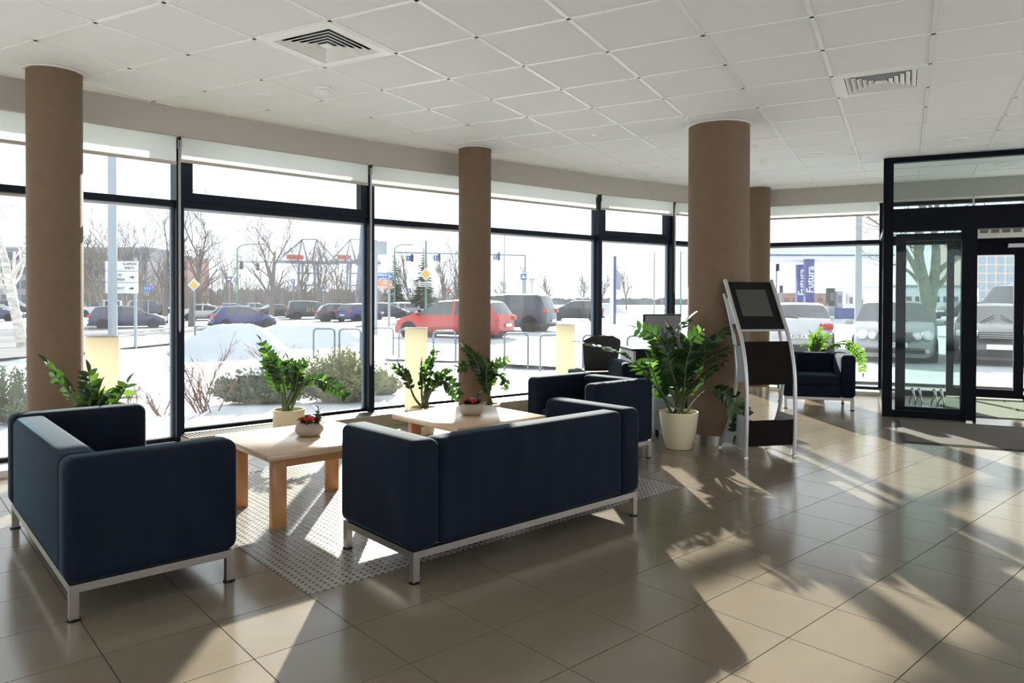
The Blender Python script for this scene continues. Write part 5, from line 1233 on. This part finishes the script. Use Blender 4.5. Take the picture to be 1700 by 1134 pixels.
TREES = {}
def tree(label, loc, h, r0, seed, mt, rot=0, name='bare_tree', **kw):
    t = thing(name, label, 'tree', loc, rot, 'bare winter trees'); key = (seed, round(h, 1), tuple(sorted((k, str(v)) for k, v in kw.items())))
    grow(seed, h, r0, **kw).build('branches', mt, t, smooth=True); return t
tree('white birch at the left picture edge', Vector((*od(40, 23).xy, gz(*od(40, 23).xy))), 7.5, 0.17, 21, M['birch'], lean=(-0.16, 0), depth=4, spread=0.45, first=0.2)
rt = thing('bare_tree', 'thick grey green tree behind the silver car at the right', 'tree', od(1541, 30), 0, 'bare winter trees')
rnd = random.Random(4); o0 = od(1541, 30); tm = MB(); wm = MB()
def limb(pts, r0, r1, tw=9):
    cv = bez([dep(px, py, 30 + dy) - o0 for px, py, dy in pts], 6); n = len(cv); tm.tube(cv, [lerp(r0, r1, i / (n - 1)) for i in range(n)], 10, cap=False)
    def tw_(p, d, l, r, lev):
        e = [p]; dd = d
        for i in range(4): dd = (dd + Vector((rnd.uniform(-1, 1), rnd.uniform(-1, 1), rnd.uniform(-0.5, 0.6))) * 0.28).normalized(); e.append(e[-1] + dd * l / 4)
        wm.tube(e, [r, r * 0.8, r * 0.6, r * 0.45, r * 0.3], 5 if lev == 0 else 4, cap=False)
        if lev < 2:
            for i in range(4): q_ = e[rnd.randint(1, 4)]; tw_(q_, (dd + Vector((rnd.uniform(-1, 1), rnd.uniform(-1, 1), rnd.uniform(-0.6, 0.6))) * 0.8).normalized(), l * rnd.uniform(0.4, 0.65), r * 0.5, lev + 1)
    for k in range(tw):
        i = rnd.randint(n // 2, n - 2); d = (cv[i + 1] - cv[i]).normalized(); tw_(cv[i], (d + Vector((rnd.uniform(-1, 1), rnd.uniform(-1, 1), rnd.uniform(-0.4, 0.4)))).normalized(), rnd.uniform(1.0, 2.2), r1 * 0.5, 0)
limb([(1542, 562, 0), (1541, 520, 0), (1536, 480, 0), (1527, 440, 0), (1524, 395, 0), (1530, 345, 0), (1526, 290, 0)], 0.33, 0.08)
limb([(1543, 510, 0), (1550, 465, 0), (1554, 420, 0.2), (1551, 380, 0.3), (1558, 320, 0.4)], 0.25, 0.08)
limb([(1532, 472, 0), (1515, 437, -0.2), (1497, 408, -0.4), (1478, 386, -0.6), (1440, 360, -0.8)], 0.13, 0.04)
limb([(1537, 490, 0), (1520, 462, 0.3), (1500, 445, 0.5), (1480, 438, 0.7)], 0.10, 0.03, 5)
limb([(1553, 455, 0), (1572, 438, 0.1), (1592, 428, 0.2), (1625, 395, 0.3), (1650, 365, 0.4)], 0.13, 0.04)
limb([(1553, 480, 0), (1572, 458, -0.2), (1586, 425, -0.3), (1598, 380, -0.4)], 0.11, 0.04)
tm.build('trunk', M['barkg'], rt, smooth=True); wm.build('twigs', M['bark'], rt)
specs = [(212, 62, 8.6, 31, 'bare tree behind the lamp post'), (236, 66, 8.0, 32, 'bare tree above the white direction sign'), (274, 60, 8.8, 33, 'bare tree left of the first mullion'), (168, 70, 7.2, 38, 'low bare tree right of the left column'), (318, 50, 8.4, 34, 'big bare tree right of the first mullion'), (372, 82, 6.5, 35, 'small bare tree behind the green lamp post'), (451, 58, 9.0, 36, 'big bare tree with a forked trunk in the middle of the window'), (757, 72, 6.5, 37, 'bare tree just left of the slim column'), (738, 80, 6.0, 39, 'bare tree right of the green pole'), (500, 95, 9, 40, 'slim bare tree before the left port crane'), (530, 95, 9.5, 41, 'slim bare tree above the taxi van'), (560, 92, 9.0, 42, 'slim bare tree before the right port crane'), (620, 90, 8.0, 43, 'slim bare tree behind the middle mullion'), (680, 96, 8, 44, 'slim bare tree between the spruces'), (910, 110, 4.6, 45, 'small bare tree above the dark off-road vehicle'), (965, 110, 4.8, 46, 'small bare tree left of the right mullion'), (1040, 110, 6.5, 47, 'small bare tree right of the blue pylon'), (1000, 112, 5.5, 48, 'small bare tree left of the blue pylon'), (835, 112, 4.6, 49, 'small bare tree beside the slim column')]
for px, Yd, h, sd, lab in specs: tree(lab, od(px, Yd), h, 0.028 * h * (0.75 if Yd > 85 else 1.0), sd, M['bark'], depth=3 if Yd > 70 else 4, spread=0.5 if Yd < 70 else 0.35, twigs=4 if Yd < 70 else 5, first=0.25, minr=0.012 if Yd < 70 else 0.02)
def spruce(label, px, Yd, h, seed):
    t = thing('spruce', label, 'tree', od(px, Yd), 0, 'spruces by the crossing'); rnd = random.Random(seed); MB().tube([(0, 0, -0.2), (0, 0, h)], [0.16, 0.02], 6).build('trunk', M['bark'], t)
    mb = MB()
    for i in range(26):
        z = h * (0.12 + 0.86 * i / 26); R = h * 0.27 * (1 - i / 26.5)
        for k in range(9):
            a = rnd.uniform(0, 6.28); r = R * rnd.uniform(0.7, 1.1); c_, s_ = math.cos(a), math.sin(a); w_ = 0.16 * r + 0.06
            p0, p1 = Vector((0, 0, z + 0.05)), Vector((r * c_, r * s_, z - 0.25 * r)); n_ = Vector((-s_, c_, 0)) * w_
            mid = p0.lerp(p1, 0.55)
            mb.add([p0, mid + n_, p1, mid - n_, mid + Vector((0, 0, -0.14 * r - 0.05))], [(0, 1, 2, 3), (0, 1, 4), (1, 2, 4), (2, 3, 4), (3, 0, 4)])
    o = mb.build('foliage', M['conifer'], t); o['kind'] = 'stuff'
spruce('tall spruce behind the green pole', 703, 85, 8.2, 1); spruce('smaller spruce left of the green pole', 656, 88, 7.4, 2)
# thicket and forest belts
rnd = random.Random(9); mb = MB()
for k in range(520):
    px = rnd.uniform(120, 770); Yd = rnd.uniform(98, 125); p = od(px, Yd); h = rnd.uniform(2.2, 6.0) * (1 if px < 640 else 0.8); x = p.x + rnd.uniform(-0.6, 0.6)
    mb.tube([(p.x, Yd, p.z - 0.2), (lerp(p.x, x, 0.5), Yd, p.z + h * 0.5), (x, Yd, p.z + h)], [0.10, 0.07, 0.02], 3, cap=False)
    for q_ in range(6):
        f = rnd.uniform(0.25, 0.9); z = p.z + h * f; s = rnd.choice((-1, 1)); l = rnd.uniform(0.5, 1.6); mb.tube([(lerp(p.x, x, f), Yd, z), (lerp(p.x, x, f) + s * l * 0.6, Yd + rnd.uniform(-.5, .5), z + l)], [0.05, 0.02], 3, cap=False)
o = mb.build('thicket', M['bark']); tag(o, 'tangled leafless thicket behind the parked cars', 'thicket', kind='stuff')
mb = MB(); 
for k in range(900):
    px = rnd.uniform(-60, 1160); Yd = rnd.uniform(230, 280); p = od(px, Yd); h = rnd.uniform(1.2, 2.6) if px > 640 else rnd.uniform(3.0, 6); w_ = rnd.uniform(1.5, 3.0)
    mb.add([(p.x - w_, Yd, p.z - 1), (p.x + w_, Yd, p.z - 1), (p.x + w_ * 0.6, Yd, p.z + h * 0.7), (p.x, Yd, p.z + h), (p.x - w_ * 0.7, Yd, p.z + h * 0.75), (p.x, Yd + 2, p.z - 1), (p.x, Yd + 1.5, p.z + h * 0.8)], [(0, 1, 2, 3, 4), (1, 5, 6, 2), (2, 6, 3), (3, 6, 4), (4, 6, 5, 0)])
o = mb.build('forest_belt', M['forest']); tag(o, 'low dark forest along the horizon', 'forest', kind='stuff')

# ---- shrubs in the snow just outside
def bareshrub(label, px, py, h, seed, n=9, w_=0.5):
    p = og(px, py); t = thing('bare_shrub', label, 'shrub', p, 0, 'leafless shrubs'); rnd = random.Random(seed); mb = MB()
    def br(q_, d, l, r, lev):
        e = q_ + d * l * 0.5 + Vector((rnd.uniform(-1, 1), rnd.uniform(-1, 1), 0)) * 0.04 * l; f = e + (d + Vector((rnd.uniform(-.3, .3), rnd.uniform(-.3, .3), 0.12))).normalized() * l * 0.5
        mb.tube([q_, e, f], [r, r * 0.8, r * 0.55], 4 if lev == 0 else 3, cap=False)
        if lev < 3:
            for k in range(4 if lev < 2 else 3): s = rnd.choice((e, f, e.lerp(f, 0.5), q_.lerp(e, 0.7))); br(s, (d + Vector((rnd.uniform(-1, 1), rnd.uniform(-1, 1), rnd.uniform(-0.2, 0.5))) * 0.75).normalized(), l * rnd.uniform(0.35, 0.55), r * 0.55, lev + 1)
    for k in range(n):
        a = rnd.uniform(0, 6.28); br(Vector((rnd.uniform(-.08, .08), rnd.uniform(-.08, .08), -0.1)), Vector((math.cos(a) * w_, math.sin(a) * w_, 1)).normalized(), h * rnd.uniform(0.55, 0.85), 0.011, 0)
    mb.build('twigs', M['twig'], t)
bareshrub('large bare shrub right of the first mullion', 345, 688, 1.0, 1, 11, 0.55); bareshrub('bare shrub left of the first mullion', 275, 692, 0.55, 2, 6, 0.7); bareshrub('bare shrub behind the juniper', 470, 632, 0.85, 3, 7, 0.8); bareshrub('dry plant stalks right of the left tube lamp', 218, 668, 0.45, 4, 4, 0.4); bareshrub('small dry shrub beside the right tube lamp', 905, 640, 0.3, 5, 6, 0.9)
def leafy(label, px, py, rx, ry, h, mt, n, seed, leaf=0.05, lift=0.0, name='evergreen_shrub', spike=0.5):
    p = og(px, py); t = thing(name, label, 'shrub', p, 0, 'evergreen shrubs'); rnd = random.Random(seed); mb = MB(); st_ = MB()
    for k in range(int(n / 24)):
        a = rnd.uniform(0, 6.28); rr = math.sqrt(rnd.random()); tip = Vector((rr * rx * math.cos(a), rr * ry * math.sin(a), lift + h * math.sqrt(max(0.05, 1 - rr * rr * 0.85)) * rnd.uniform(0.6, 1.08))); b0 = Vector((tip.x * 0.25, tip.y * 0.25, 0)); md_ = b0.lerp(tip, 0.5) + Vector((0, 0, -0.04))
        st_.tube([b0, md_, tip], [0.008, 0.006, 0.002], 3, cap=False)
        for q_ in range(24):
            f = rnd.uniform(0.3, 1.0); c_ = (b0.lerp(md_, f * 2) if f < 0.5 else md_.lerp(tip, f * 2 - 1)); d = ((tip - b0).normalized() * spike + Vector((rnd.uniform(-1, 1), rnd.uniform(-1, 1), rnd.uniform(-0.5, 1)))).normalized(); l = leaf * rnd.uniform(0.7, 1.5); s_ = d.orthogonal().normalized() * l * 0.22
            c_ = c_ + Vector((rnd.uniform(-1, 1), rnd.uniform(-1, 1), rnd.uniform(-1, 1))) * 0.02
            mb.add([c_, c_ + d * l * 0.5 + s_, c_ + d * l, c_ + d * l * 0.5 - s_], [(0, 1, 2, 3)])
    st_.build('stems', M['bark'], t); o = mb.build('foliage', mt, t); o['kind'] = 'stuff'; return t
juni = leafy('dark spreading juniper with snow on top behind the left table', 435, 668, 0.75, 0.5, 0.48, M['juniper'], 9000, 1, 0.06)
leafy('olive green shrub left of the middle mullion', 565, 668, 0.72, 0.5, 0.78, M['shrubg'], 9000, 2, 0.05)
leafy('small olive shrub right of the middle mullion', 632, 655, 0.36, 0.3, 0.42, M['shrubg'], 2600, 3, 0.05)
leafy('thin evergreen shrub at the left picture edge', 12, 700, 0.55, 0.4, 0.70, M['juniper'], 3200, 4, 0.045)
vs = []; fs = []; n = 14; rnd = random.Random(5)
for i in range(n + 1):
    for j in range(n + 1):
        x, y = i / n * 2 - 1, j / n * 2 - 1; r = math.hypot(x, y); vs.append((x * 0.38, y * 0.25, 0.42 + 0.05 * sst((1 - r) * 1.5) + rnd.uniform(-0.006, 0.006)))
for i in range(n):
    for j in range(n): a = i * (n + 1) + j; fs.append((a, a + n + 1, a + n + 2, a + 1))
MB().add(vs, fs).build('snow_cap', M['snow'], juni, smooth=True)
